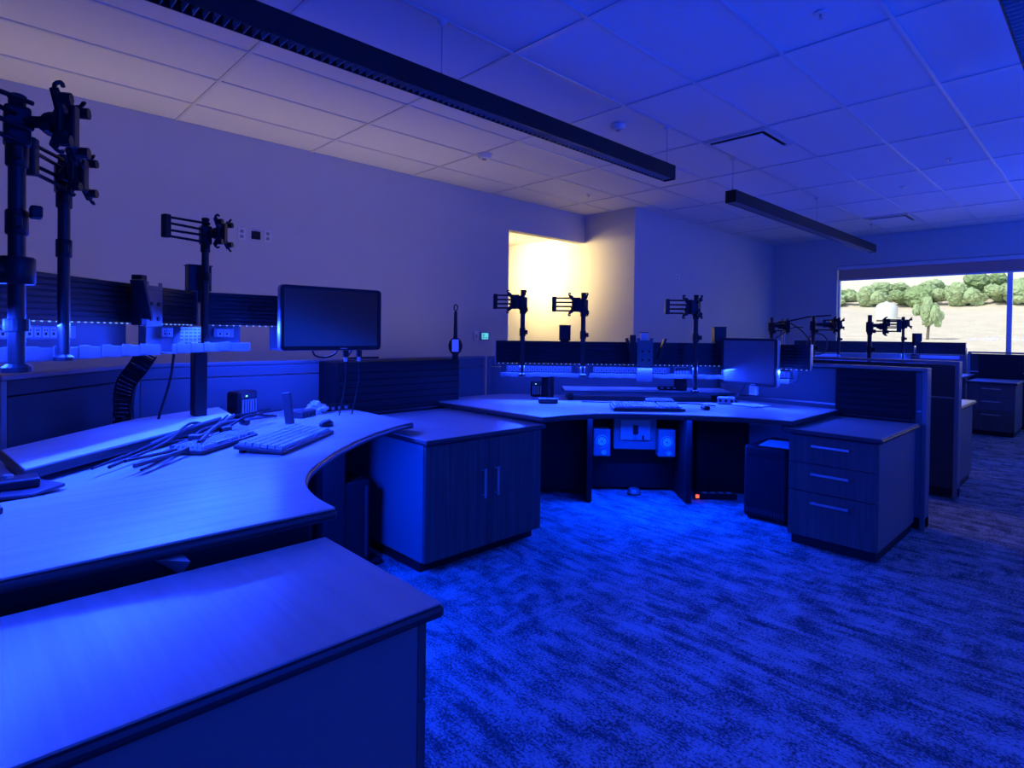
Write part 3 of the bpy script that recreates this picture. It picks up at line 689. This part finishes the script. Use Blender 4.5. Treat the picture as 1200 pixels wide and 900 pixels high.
# ------------------------------------------------------------------ monitors
def monitor(label, c, w, h, rz, stand=None, armto=None):
    t = thing('monitor', label, 'monitor', c)
    def B(): return MB().at(*c, rz)
    b = .018
    def rr(ww, hh, r, n=5): return [(sx*(ww/2-r)+r*math.cos(a0+PI/2*i/n), sz*(hh/2-r)+r*math.sin(a0+PI/2*i/n)) for sx, sz, a0 in ((1, 1, 0), (-1, 1, PI/2), (-1, -1, PI), (1, -1, 1.5*PI)) for i in range(n+1)]
    def slab(o, y0, y1):
        q = B(); n = len(o); q.add([(x, y0, z) for x, z in o]+[(x, y1, z) for x, z in o], [list(range(n)), list(range(n, 2*n))[::-1]]+[(i, i+n, (i+1) % n+n, (i+1) % n) for i in range(n)]); return q
    slab(rr(w, h, .022), 0, .032).build('housing', M['steel'], t, bev=.005)
    o1 = rr(w-.004, h-.004, .021); o2 = [(min(max(x, -w/2+b), w/2-b), min(max(z, -h/2+b+.006), h/2-b)) for x, z in o1]; n = len(o1)
    q = B(); q.add([(x, -.012, z) for x, z in o1]+[(x, -.012, z) for x, z in o2]+[(x, .001, z) for x, z in o1]+[(x, -.004, z) for x, z in o2],
        [(i, i+n, (i+1) % n+n, (i+1) % n) for i in range(n)]+[(i, (i+1) % n, (i+1) % n+2*n, i+2*n) for i in range(n)]+[(i+n, i+3*n, (i+1) % n+3*n, (i+1) % n+n) for i in range(n)])
    q.build('bezel', M['black'], t)
    B().box(-w/2+b, w/2-b, -.006, .001, -h/2+b+.006, h/2-b).build('screen', M['screen2' if stand else 'screen'], t)
    B().box(-w*.28, w*.28, .032, .055, -h*.25, h*.25).build('back_cover', M['black'], t, bev=.012, seg=3)
    B().box(w*.1-.02, w*.1+.02, -.0128, -.012, -h/2+.008, -h/2+.014).build('logo_strip', M['greyp'], t)
    if armto:
        a = B().M @ Vector((0, .055, 0)); MB().tube([a, armto], .018, 10).build('mount_arm', M['blackm'], t, smooth=True)
    if stand:
        B().box(-.03, .03, .05, .085, -h/2-.07, .02).build('stand_neck', M['lightp'], t, bev=.006)
        B().box(-.10, .10, -.05, .13, stand-c[2], stand-c[2]+.014).build('stand_base', M['lightp'], t, bev=.006)
    return t
monitor('large dark widescreen monitor above the left end of the two door cabinet', (-2.90, 1.463, 1.30), .57, .336, PI/2, armto=(-3.29, 1.45, 1.33))
monitor('smaller monitor with a bright blue lit screen at the right of the back desk', (-1.815, 4.06, 1.055), .45, .335, math.radians(-12), stand=.742)

# ------------------------------------------------------------------ keyboards, mice
def keyboard(label, x, y, z, rz, w=.46, d=.175, tilt=.09):
    t = thing('keyboard', label, 'keyboard', (x, y, z))
    def B(): return MB().at(x, y, z+.004, rz, tilt)
    B().box(-w/2, w/2, -d/2, d/2, .004, .022).build('case', M['kbody'], t, bev=.005)
    k = B(); cw = w*.96/23; rw = d*.90/6
    for r in range(6):
        c = 0
        while c < 23:
            if r == 0 and 6 <= c < 11: n = 5
            elif c in (15, 19): c += .5; n = 1
            else: n = 1
            x0 = -w*.48+c*cw
            if x0+n*cw > w*.485: break
            yy = -d*.45+r*rw; a = .0018; e = .0042
            k.add([(x0+a,yy+a,.022),(x0+n*cw-a,yy+a,.022),(x0+n*cw-a,yy+rw-a,.022),(x0+a,yy+rw-a,.022),(x0+e,yy+e,.034),(x0+n*cw-e,yy+e,.034),(x0+n*cw-e,yy+rw-e,.034),(x0+e,yy+rw-e,.034)],
                  [(4,5,6,7),(0,1,5,4),(1,2,6,5),(2,3,7,6),(3,0,4,7)])
            c += n
    k.build('keycaps', M['key'], t, kind='stuff')
    f = MB().at(x, y, z, rz)
    f.box(-w/2+.02, -w/2+.05, d/2-.03, d/2-.015, 0, .014).box(w/2-.05, w/2-.02, d/2-.03, d/2-.015, 0, .014); f.build('rear_feet', M['black'], t)
    return t
keyboard('full size keyboard on the pale worktop of the front desk', -2.475, 1.045, .752, math.radians(131), .50, .205)
keyboard('keyboard end cut off by the left edge of the photo', -2.06, -.145, .752, math.radians(98), .46, .20)
keyboard('long keyboard lying at the front of the back desk', -2.17, 3.33, .74, PI/4+.02, .47, .17)
keyboard('second darker keyboard lying behind the front one on the back desk', -2.31, 3.71, .74, PI/4, .20, .09, .03)
keyboard('keyboard half buried under cables on the front desk', -2.60, .80, .748, math.radians(130), .40, .13, .02)
def mouse(label, x, y, z, rz):
    t = thing('mouse', label, 'mouse', (x, y, z))
    B = lambda: MB().at(x, y, z, rz)
    m = B(); m.ball((0, 0, .012), .034, 8, (.85, 1.5, .62)); m.v = [Vector((v.x, v.y, max(v.z, z))) for v in m.v]
    m.build('shell', M['black'], t, smooth=True)
    B().box(-.003, .003, .018, .034, .028, .034).build('wheel', M['greyp'], t, bev=.001)
mouse('black mouse at the far corner of the front keyboard', -2.78, 1.37, .752, .6)
mouse('mouse at the right end of the long keyboard on the back desk', -1.925, 3.66, .74, .8)

# ------------------------------------------------------------------ small things on the desks
def fan(label, x, y, z, rz, s):
    t = thing('fan_heater', label, 'fan heater', (x, y, z))
    def B(): return MB().at(x, y, z, rz)
    B().box(-.07*s, .07*s, -.045*s, .05*s, .006*s, .15*s).build('body', M['black'], t, bev=.014*s, seg=3)
    for i in range(6):
        xx = (-.045+i*.018)*s
        B().box(xx-.004*s, xx+.004*s, -.054*s, -.046*s, .025*s, .105*s).build('grille_bar', M['greyp'], t)
    B().box(-.055*s, .055*s, -.049*s, -.045*s, .112*s, .140*s).build('control_strip', M['kbody'], t)
    B().box(-.026*s, -.014*s, -.051*s, -.048*s, .120*s, .128*s).build('indicator', M['green'], t)
    B().box(-.055*s, .055*s, -.04*s, .04*s, 0, .007*s).build('foot', M['black'], t)
fan('small black fan heater with a slotted front by the partition of the front desk', -3.44, 1.19, .741, math.radians(115), 1.0)
fan('small black fan heater with a green light on the back desk under the left pole', -3.17, 3.33, .741, PI/4, .82)
t = thing('upright_stand', 'slim upright wedge stand behind the front keyboard', 'stand', (-2.96, 1.26, .741))
q = MB(); q.M = Matrix.Translation((-2.96, 1.26, .752)) @ Matrix.Rotation(math.radians(131), 4, 'Z') @ Matrix.Rotation(math.radians(-7), 4, 'X')
q.box(-.011, .011, -.022, .022, -.004, .165).build('upright', M['kbody'], t, bev=.004)
MB().at(-2.96, 1.26, 0, math.radians(131)).box(-.035, .035, -.05, .05, .741, .754).build('base', M['greyp'], t, bev=.004)
def gadget(name, label, cat, x, y, z, sx, sy, sz, rz, m, lines=3):
    t = thing(name, label, cat, (x, y, z))
    def B(): return MB().at(x, y, z, rz)
    B().box(-sx/2, sx/2, -sy/2, sy/2, .003, sz).build('case', m, t, bev=min(.006, sz*.2))
    B().box(-sx/2+.008, sx/2-.008, -sy/2+.008, sy/2-.008, 0, .004).build('feet', M['black'], t)
    for i in range(lines):
        xx = -sx*.32+sx*.64*i/max(1, lines-1)
        B().box(xx-sx*.07, xx+sx*.07, -sy/2-.003, -sy/2+.002, sz*.35, sz*.72).build('port', M['black'] if m is not M['black'] else M['greyp'], t)
    return t
gadget('switch_box', 'small ridged switch box behind the upright stand on the front desk', 'switch box', -3.16, 1.43, .741, .13, .06, .05, math.radians(120), M['kbody'], 4)
gadget('docking_box', 'flat black box beside the crumpled wrap under the large monitor', 'box', -3.33, 1.70, .741, .15, .08, .05, math.radians(100), M['black'], 3)
gadget('desk_hub', 'small round cornered hub near the left end of the back desk', 'hub', -2.83, 3.08, .741, .14, .10, .035, PI/4, M['kbody'], 0)
gadget('desk_router', 'small grey box with a display on the back desk below the monitor', 'box', -1.98, 4.07, .741, .12, .09, .05, math.radians(25), M['greyp'], 3)
gadget('card_reader', 'little black reader left of the right pole on the back desk', 'reader', -2.38, 3.93, .820, .15, .05, .03, PI/4, M['black'], 3)
# crumpled plastic wrap
bm = bmesh.new(); bmesh.ops.create_icosphere(bm, subdivisions=3, radius=.055)
for v in bm.verts:
    k = 1+random.uniform(-.42, .30); v.co = Vector((v.co.x*k*1.25, v.co.y*k, max(-.035, v.co.z*k*.8)))
me = bpy.data.meshes.new('plastic_wrap'); bm.to_mesh(me); bm.free(); me.materials.append(M['wrap'])
o = bpy.data.objects.new('plastic_wrap', me); COL.objects.link(o); o.location = (-3.27, 1.55, .777)
tag(o, 'crumpled ball of clear plastic wrap glinting under the large monitor', 'plastic wrap')
# handheld radio standing on the screen
t = thing('handheld_radio', 'black handheld radio with a pale lit screen and tall antenna before the left wall', 'radio', (-3.42, 2.70, 1.04))
def B(): return MB().at(-3.42, 2.70, 0, math.radians(50))
b = B(); b.at(-3.42, 2.70, 1.135, math.radians(50)); b.ball((0, 0, 0), .055, 10, (.95, .42, 1.2)); b.build('body', M['black'], t, smooth=True)
B().box(-.024, .024, -.03, -.018, 1.095, 1.185).build('display', M['pale'], t, bev=.003)
B().tube([(0, 0, 1.18), (0, 0, 1.39)], .017, 10, .012).build('antenna', M['black'], t, smooth=True)
B().tube([(0, 0, 1.39), (.012, 0, 1.41), (.012, 0, 1.435), (0, 0, 1.445), (-.012, 0, 1.435), (-.012, 0, 1.41), (0, 0, 1.39)], .005, 6).build('loop', M['black'], t, smooth=True)
B().box(-.022, .022, -.02, .02, 1.039, 1.085).build('charging_foot', M['black'], t, bev=.004)
# dark stand base at the left
t = thing('stand_base', 'flat dark stand base with a block at the left end of the raised platform', 'stand', (-2.25, .17, .741))
MB().prism([(-2.21, .02), (-2.15, .10), (-2.135, .165), (-2.22, .25), (-2.33, .20), (-2.36, .02)], .752, .762).build('plate', M['kbody'], t, bev=.002)
MB().box(-2.30, -2.21, .08, .19, .762, .79).build('block', M['black'], t, bev=.006)
MB().tube([(-2.26, .12, .79), (-2.26, .12, .80)], .012, 10).build('bolt', M['steel'], t)

# loose cables
ORD = ['first', 'second', 'third', 'fourth', 'fifth', 'sixth', 'seventh', 'eighth', 'ninth', 'tenth', 'eleventh', 'twelfth']
def cable(label, pts, r, m, grp=None, k=8):
    o = MB().tube(spline(pts, k), r, 7).build('cable', m, None, smooth=True)
    return tag(o, label, 'cable', grp)
base = [(-2.27, .40), (-2.56, .62), (-2.80, .80), (-3.00, .98), (-3.12, 1.15), (-3.22, 1.30)]
cols_ = ['cable', 'cablel', 'cable', 'cable', 'cablel', 'cable', 'cable', 'cablel', 'cable']
for i in range(9):
    off = (i-4)*.022; pts = []
    i0 = random.choice((0, 0, 1)); i1 = random.choice((4, 5, 6))
    for j, (x, y) in enumerate(base[i0:i1]):
        o_ = off+random.uniform(-.03, .03)
        pts.append((x+o_*.7, y+o_*.7, .766+random.uniform(0, .035)+.02*(j == 2)))
    rr = (.0045, .008, .006)[i % 3]
    cable('%s %s %s cable counted from the raised platform in the bundle on the front desk' % (ORD[i], ('thin', 'thick', 'medium')[i % 3], 'grey' if cols_[i] == 'cablel' else 'black'), pts, rr, M[cols_[i]], 'bundled desk cables')
for i, (q, rr) in enumerate((((-2.62, .72), .9), ((-2.92, 1.02), .3), ((-2.75, .88), 2.0))):
    gadget('cable_plug', ('blocky plug nearest the camera in the cable bundle', 'blocky plug at the far end of the cable bundle', 'blocky plug in the middle of the cable bundle')[i], 'plug', q[0], q[1], .775, .05, .03, .03, rr, M['kbody'], 0)
cable('thin cable looping from the lit tray across the panel of the front rail', [(-2.28, .06, 1.28), (-2.36, .10, 1.235), (-2.46, .17, 1.20), (-2.56, .24, 1.19)], .0035, M['cablel'])
cable('thin dark cable slanting from the tray down to the front desk', [(-3.10, .76, 1.13), (-3.14, .75, .98), (-3.20, .72, .81), (-3.22, .72, .745)], .006, M['cable'])
cable('black cable loop hanging below the large monitor', [(-2.93, 1.36, 1.14), (-2.93, 1.38, 1.105), (-2.92, 1.43, 1.095), (-2.92, 1.48, 1.11), (-2.93, 1.51, 1.14)], .005, M['cable'])
cable('dark cable lying along the partition top right of the large monitor', [(-2.95, 1.60, 1.13), (-3.3, 1.75, 1.06), (-3.64, 1.95, 1.052), (-3.67, 2.2, 1.051)], .006, M['cable'])
for i, yy in enumerate((1.545, 1.625)):
    t = thing('display_plug', ('left plug hanging under the large monitor', 'right plug hanging under the large monitor')[i], 'plug', (-2.915, yy, 1.09))
    MB().box(-2.925, -2.905, yy-.014, yy+.014, 1.095, 1.14).build('body', M['black'], t, bev=.003)
    MB().box(-2.921, -2.909, yy-.008, yy+.008, 1.07, 1.095).build('neck', M['steel'], t, bev=.002)
    MB().tube(spline([(-2.915, yy, 1.07), (-2.93, yy+.01, .98), (-3.02, yy+.04, .86), (-3.10, yy+.06, .748)], 6), .004, 6).build('lead', M['cable'], t, smooth=True)
cable('cable lying across the back desk behind the long keyboard', [(-2.70, 3.30, .746), (-2.55, 3.40, .748), (-2.42, 3.58, .75), (-2.10, 3.85, .746), (-1.95, 3.85, .745)], .004, M['cable'])
cable('white cable curling below the smaller monitor', [(-1.86, 4.15, .90), (-1.90, 4.14, .84), (-1.93, 4.10, .78), (-1.88, 4.06, .747)], .004, M['cablel'])
cable('thin dark cable curving among the second row arms left of the window', [(-2.44, 6.08, 1.22), (-2.33, 6.1, 1.30), (-2.25, 6.06, 1.33), (-2.15, 6.02, 1.33)], .005, M['cable'])
cable('dark cable slanting between the second row arms left of the window', [(-2.30, 6.1, 1.37), (-2.18, 6.05, 1.30), (-2.06, 5.96, 1.19)], .006, M['cable'])

ring = [(-2.02+.10*math.cos(a)*.69, 6.02+.10*math.cos(a)*.72, 1.17+.10*math.sin(a)) for a in [i*2*PI/14 for i in range(15)]]
cable('coil of blue lit cable hanging among the second row arms', ring, .007, M['cablel'], k=3)
t = thing('boom_arm', 'thin boom arm on a grey post among the second row stands left of the window', 'boom arm', (-2.42, 6.22, .745))
MB().tube([(-2.42, 6.22, .745), (-2.42, 6.22, 1.36)], .012, 10).build('post', M['greyp'], t, smooth=True)
MB().tube([(-2.50, 6.15, 1.37), (-2.42, 6.22, 1.385), (-2.20, 6.28, 1.44), (-2.0, 6.33, 1.455)], .008, 8).build('boom', M['black'], t, smooth=True)
MB().at(-2.42, 6.22, 1.36).lathe([(.018, 0), (.022, .01), (.018, .04)], 12).build('joint', M['black'], t)
# cable chain
t = thing('cable_chain', 'black jointed cable chain bending down from the lit tray to the front desk', 'cable chain', (-3.25, .60, .741))
path = spline([(-3.055, .635, 1.118), (-3.12, .625, 1.07), (-3.27, .605, .985), (-3.325, .60, .91), (-3.335, .60, .83), (-3.335, .60, .745)], 4)
for i in range(len(path)-1):
    a, b = path[i], path[i+1]; d = (b-a); L = d.length
    q = MB(); q.M = Matrix.Translation((a+b)/2) @ d.to_track_quat('Z', 'Y').to_matrix().to_4x4() @ Matrix.Rotation(math.radians(40), 4, 'Z')
    q.box(-.042, -.036, -.014, .014, -L/2-.004, L/2+.004).box(.036, .042, -.014, .014, -L/2-.004, L/2+.004).box(-.036, .036, -.014, -.010, -L/2+.006, L/2-.006).box(-.036, .036, .010, .014, -L/2+.006, L/2-.006)
    q.build('chain_link', M['black'], t)

# ------------------------------------------------------------------ under the desks
p = dg(.868, 4.55)
t = thing('heater_panel', 'square grey panel unit lit blue under the middle of the back desk', 'panel unit', (p.x, p.y, .30))
def B(): return MB().at(p.x, p.y, 0, PI/4)
B().box(-.165, .165, -.03, .09, .350, .595).build('housing', M['dgrey'], t, bev=.006)
B().box(-.115, .115, -.045, -.028, .425, .580).build('face_plate', M['greyp'], t, bev=.004, label='lighter grey face plate')
B().box(-.02, .02, -.052, -.044, .47, .54).build('switch', M['black'], t, bev=.003)
B().box(.05, .065, -.052, -.044, .43, .46).build('button', M['black'], t)
B().tube([(0, -.045, .455), (0, -.058, .455)], .012, 12).build('knob', M['steel'], t, smooth=True)
B().box(-.02, .02, .09, .105, .31, .69).build('hanger', M['dark'], t)
def speaker(label, l):
    p = dg(l, 4.47)
    t = thing('desk_speaker', label, 'speaker', (p.x, p.y, .30), None)
    def B(): return MB().at(p.x, p.y, 0, PI/4)
    B().box(-.065, .065, -.01, .10, .305, .515).build('cabinet', M['dgrey'], t, bev=.008)
    for x, z, r in ((0, .42, .042), (.015, .335, .020)):
        q = MB(); q.M = B().M @ Matrix.Translation((x, -.010, z)) @ Matrix.Rotation(PI/2, 4, 'X')
        q.lathe([(r, 0), (r, .004), (r*.85, .006), (r*.8, .001), (r*.3, -.004), (r*.28, .003), (.001, .005)], 18); q.build('driver', M['black'], t, smooth=True)
        q = MB(); q.M = B().M @ Matrix.Translation((x, -.010, z)) @ Matrix.Rotation(PI/2, 4, 'X')
        q.lathe([(r*1.12, .0), (r*1.12, .003), (r, .004)], 18); q.build('driver_ring', M['lightp'], t)
    B().box(-.015, .015, .10, .16, .40, .44).build('wall_bracket', M['dark'], t)
speaker('small grey speaker under the back desk, left of the square panel unit', .605)
speaker('small grey speaker under the back desk, right of the square panel unit', 1.10)
t = thing('foot_puck', 'small round metal puck on the carpet in the knee space', 'puck', (-2.60, 3.83, 0))
MB().at(-2.60, 3.83, 0).lathe([(.05, 0), (.05, .02), (.04, .04), (.015, .045)], 18).build('dome', M['steel'], t, smooth=True)
MB().at(-2.60, 3.83, 0).lathe([(.056, 0), (.056, .008)], 18).build('rim', M['black'], t)
p = dg(1.42, 4.44)
t = thing('power_strip', 'dark power strip with a red light on the floor right of the knee space', 'power strip', (p.x, p.y, 0))
def B(): return MB().at(p.x, p.y, 0, PI/4)
B().box(-.12, .20, -.03, .03, .0, .045).build('body', M['black'], t, bev=.006)
B().box(-.112, -.088, -.036, -.03, .014, .038).build('red_light', M['red'], t, label='glowing red light')
for i in range(4): B().box(-.05+i*.06, -.02+i*.06, -.018, .018, .045, .048).build('socket', M['greyp'], t)
t = thing('computer_tower', 'dark computer case on the floor left of the three drawer pedestal', 'computer', (-1.62, 4.1, 0))
MB().box(-1.765, -1.475, 3.90, 4.35, .02, .50).build('case', M['dark'], t, bev=.02, seg=3)
g = MB()
for i in range(14): g.box(-1.74+i*.018, -1.730+i*.018, 3.896, 3.90, .05, .08)
g.build('vent_slots', M['kbody'], t)
MB().box(-1.75, -1.49, 3.895, 3.90, .44, .443).build('lid_seam', M['black'], t)
MB().box(-1.74, -1.70, 3.92, 4.3, 0, .021).box(-1.54, -1.50, 3.92, 4.3, 0, .021).build('feet', M['black'], t)
o = MB().at(-1.60, 4.05, .502, .15).box(-.09, .12, -.12, .15, 0, .004).add([(-.085,-.1,.004),(.10,-.1,.004),(.10,.12,.008),(-.085,.12,.005)], [(0,1,2,3)]).build('paper_sheet', M['paper'], None)
tag(o, 'loose white paper lying on top of the dark computer case', 'paper')
for i, (x, y, lab) in enumerate(((-2.92, 1.50, 'dark computer case under the front desk nearest the two door cabinet'), (-2.85, 1.15, 'dark computer case farther left under the front desk'))):
    t = thing('computer_tower', lab, 'computer', (x, y, 0))
    MB().box(x-.20, x+.20, y-.09, y+.09, .02, .46).build('case', M['dark'], t, bev=.008)
    MB().box(x+.20, x+.206, y-.08, y+.08, .04, .45).build('front_panel', M['black'], t, bev=.002)
    MB().box(x+.206, x+.210, y+.055, y+.07, .06, .43).build('trim_strip', M['kbody'], t)
    MB().box(x-.18, x+.18, y-.08, y+.08, 0, .021).build('feet', M['black'], t)

# second row: worktops behind the partitions
t = thing('corner_desk', 'second row corner desk hidden behind the dark partition', 'desk', (-2.4, 6.4, 0))
desk([(-1.475, 5.70), (-1.475, 6.55), (-2.0, 6.75), (-2.6, 7.4), (-2.62, 7.65), (-3.55, 7.65), (-3.58, 6.75), (-2.6, 5.70)], .745, .034, M['top'], t)
for x, y in ((-1.7, 6.1), (-3.1, 7.3)): MB().box(x-.05, x+.05, y-.3, y+.3, 0, .715).build('leg_panel', M['cab'], t)
t = thing('corner_desk', 'farthest corner desk below the window, behind the rails', 'desk', (-2.4, 9.6, 0))
desk([(-3.55, 8.45), (-2.36, 8.45), (-2.2, 8.9), (-1.7, 9.35), (-1.40, 9.48), (-1.40, 10.40), (-2.2, 10.40), (-3.5, 9.1)], .745, .034, M['topx'], t)
for x, y in ((-3.0, 8.7), (-1.7, 9.9)): MB().box(x-.05, x+.05, y-.2, y+.2, 0, .715).build('leg_panel', M['cab'], t)

# ------------------------------------------------------------------ outdoors
prof = [(12.2, .1), (30, 1.3), (48, 3.3), (58, 5.5), (72, 10.0), (90, 18.0), (130, 36.0), (190, 55.0)]
def gz(x, y):
    for (a, za), (b, zb) in zip(prof, prof[1:]):
        if a <= y <= b: return za+(zb-za)*(y-a)/(b-a)+.25*math.sin(x*.21+y*.13)*min(1, (y-12)/20)
    return prof[-1][1]
def ground(name, y0, y1, m, nx, ny):
    vs, fs = [], []
    for j in range(ny+1):
        for i in range(nx+1):
            x = -190+360*i/nx; y = y0+(y1-y0)*j/ny; vs.append((x, y, gz(x, y)))
    for j in range(ny):
        for i in range(nx): a = j*(nx+1)+i; fs.append((a, a+1, a+nx+2, a+nx+1))
    b = MB(); b.add(vs, fs); o = b.build(name, m, None, smooth=True); o['kind'] = 'structure'; return o
ground('ground_field', 12.2, 60, M['grass'], 60, 20)
ground('ground_hill', 60, 190, M['hill'], 60, 20)
def clump(seed, r, h):
    rnd = random.Random(seed); bm = bmesh.new()
    for k in range(22):
        a = rnd.uniform(0, 2*PI); q = rnd.uniform(0, .75)*r; rr = r*rnd.uniform(.20, .42)
        m = Matrix.Translation((math.cos(a)*q, math.sin(a)*q, h*rnd.uniform(.18, .80)*(1-.25*q))) @ Matrix.Diagonal((rr, rr, h*rnd.uniform(.14, .26), 1))
        bmesh.ops.create_icosphere(bm, subdivisions=3, radius=1.0, matrix=m)
    for v in bm.verts:
        v.co += Vector((rnd.uniform(-1, 1), rnd.uniform(-1, 1), rnd.uniform(-1, 1)))*.055
        v.co.z = max(v.co.z, 0)
    me = bpy.data.meshes.new('foliage'); bm.to_mesh(me); bm.free(); return me
cl = [clump(s, 1.0, 1.0) for s in range(4)]
def shrub(x, y, r, h, label, m, trunk=0.0, k=0):
    z = gz(x, y)-.1
    t = thing('shrub' if not trunk else 'tree', label, 'shrub' if not trunk else 'tree', (x, y, z), 'green shrubs beyond the window' if not trunk else None)
    me = cl[k % 4].copy(); me.materials.append(m)
    o = bpy.data.objects.new('foliage', me); COL.objects.link(o); o.parent = t; o.scale = (r, r, h); o.location = (0, 0, trunk); o['kind'] = 'stuff'
    q = MB(); q.tube([(x, y, z), (x+.05, y, z+trunk+h*.4)], .09*max(.6, r*.25), 8, .04); q.build('trunk', M['bark'], t)
rs = random.Random(3)
def wx(px, y): return y*(-.301+(px-987)/193*.197)
names = {0: 'pale green shrub in the hedge beyond the window', 1: 'darker green shrub in the hedge beyond the window'}
for i, px in enumerate(range(968, 1270, 27)):
    y = 50+(i % 2)*2.6; h = 1.15 if px < 1000 else (1.75 if px < 1100 else 2.05)
    shrub(wx(px, y), y, 1.55, h*rs.uniform(.85, 1.1), '%s green shrub from the left in the hedge across the field beyond the window' % ORD[i], M['leaf'] if i % 3 == 1 else M['leaf2'], 0, i)
for i, px in enumerate((992, 1015, 1038, 1061, 1084, 1107)):
    y = 66+i*.7; shrub(wx(px, y), y, 1.3, .9, '%s small distant bush from the left on the pale hillside above the hedge' % ORD[i], M['leaf'], 0, i)
shrub(wx(1096, 27), 27, .50, 1.15, 'lone small tree standing in the dry field before the hedge', M['leaf2'], .55, 2)
tx = wx(1046, 40)
t = thing('storage_tank', 'white rounded tank standing in the dry field beyond the window', 'tank', (tx, 40, gz(tx, 40)))
MB().at(tx, 40, gz(tx, 40)-.2).lathe([(.55, 0), (.58, .75), (.50, .98), (.30, 1.12), (.05, 1.16)], 24).build('shell', M['tank'], t, smooth=True)
MB().at(tx, 40, gz(tx, 40)+.94).lathe([(.10, 0), (.10, .06), (.02, .08)], 12).build('hatch', M['tank'], t)
MB().at(tx, 40, gz(tx, 40)-.25).lathe([(.64, 0), (.64, .12)], 24).build('footing', M['steel'], t)
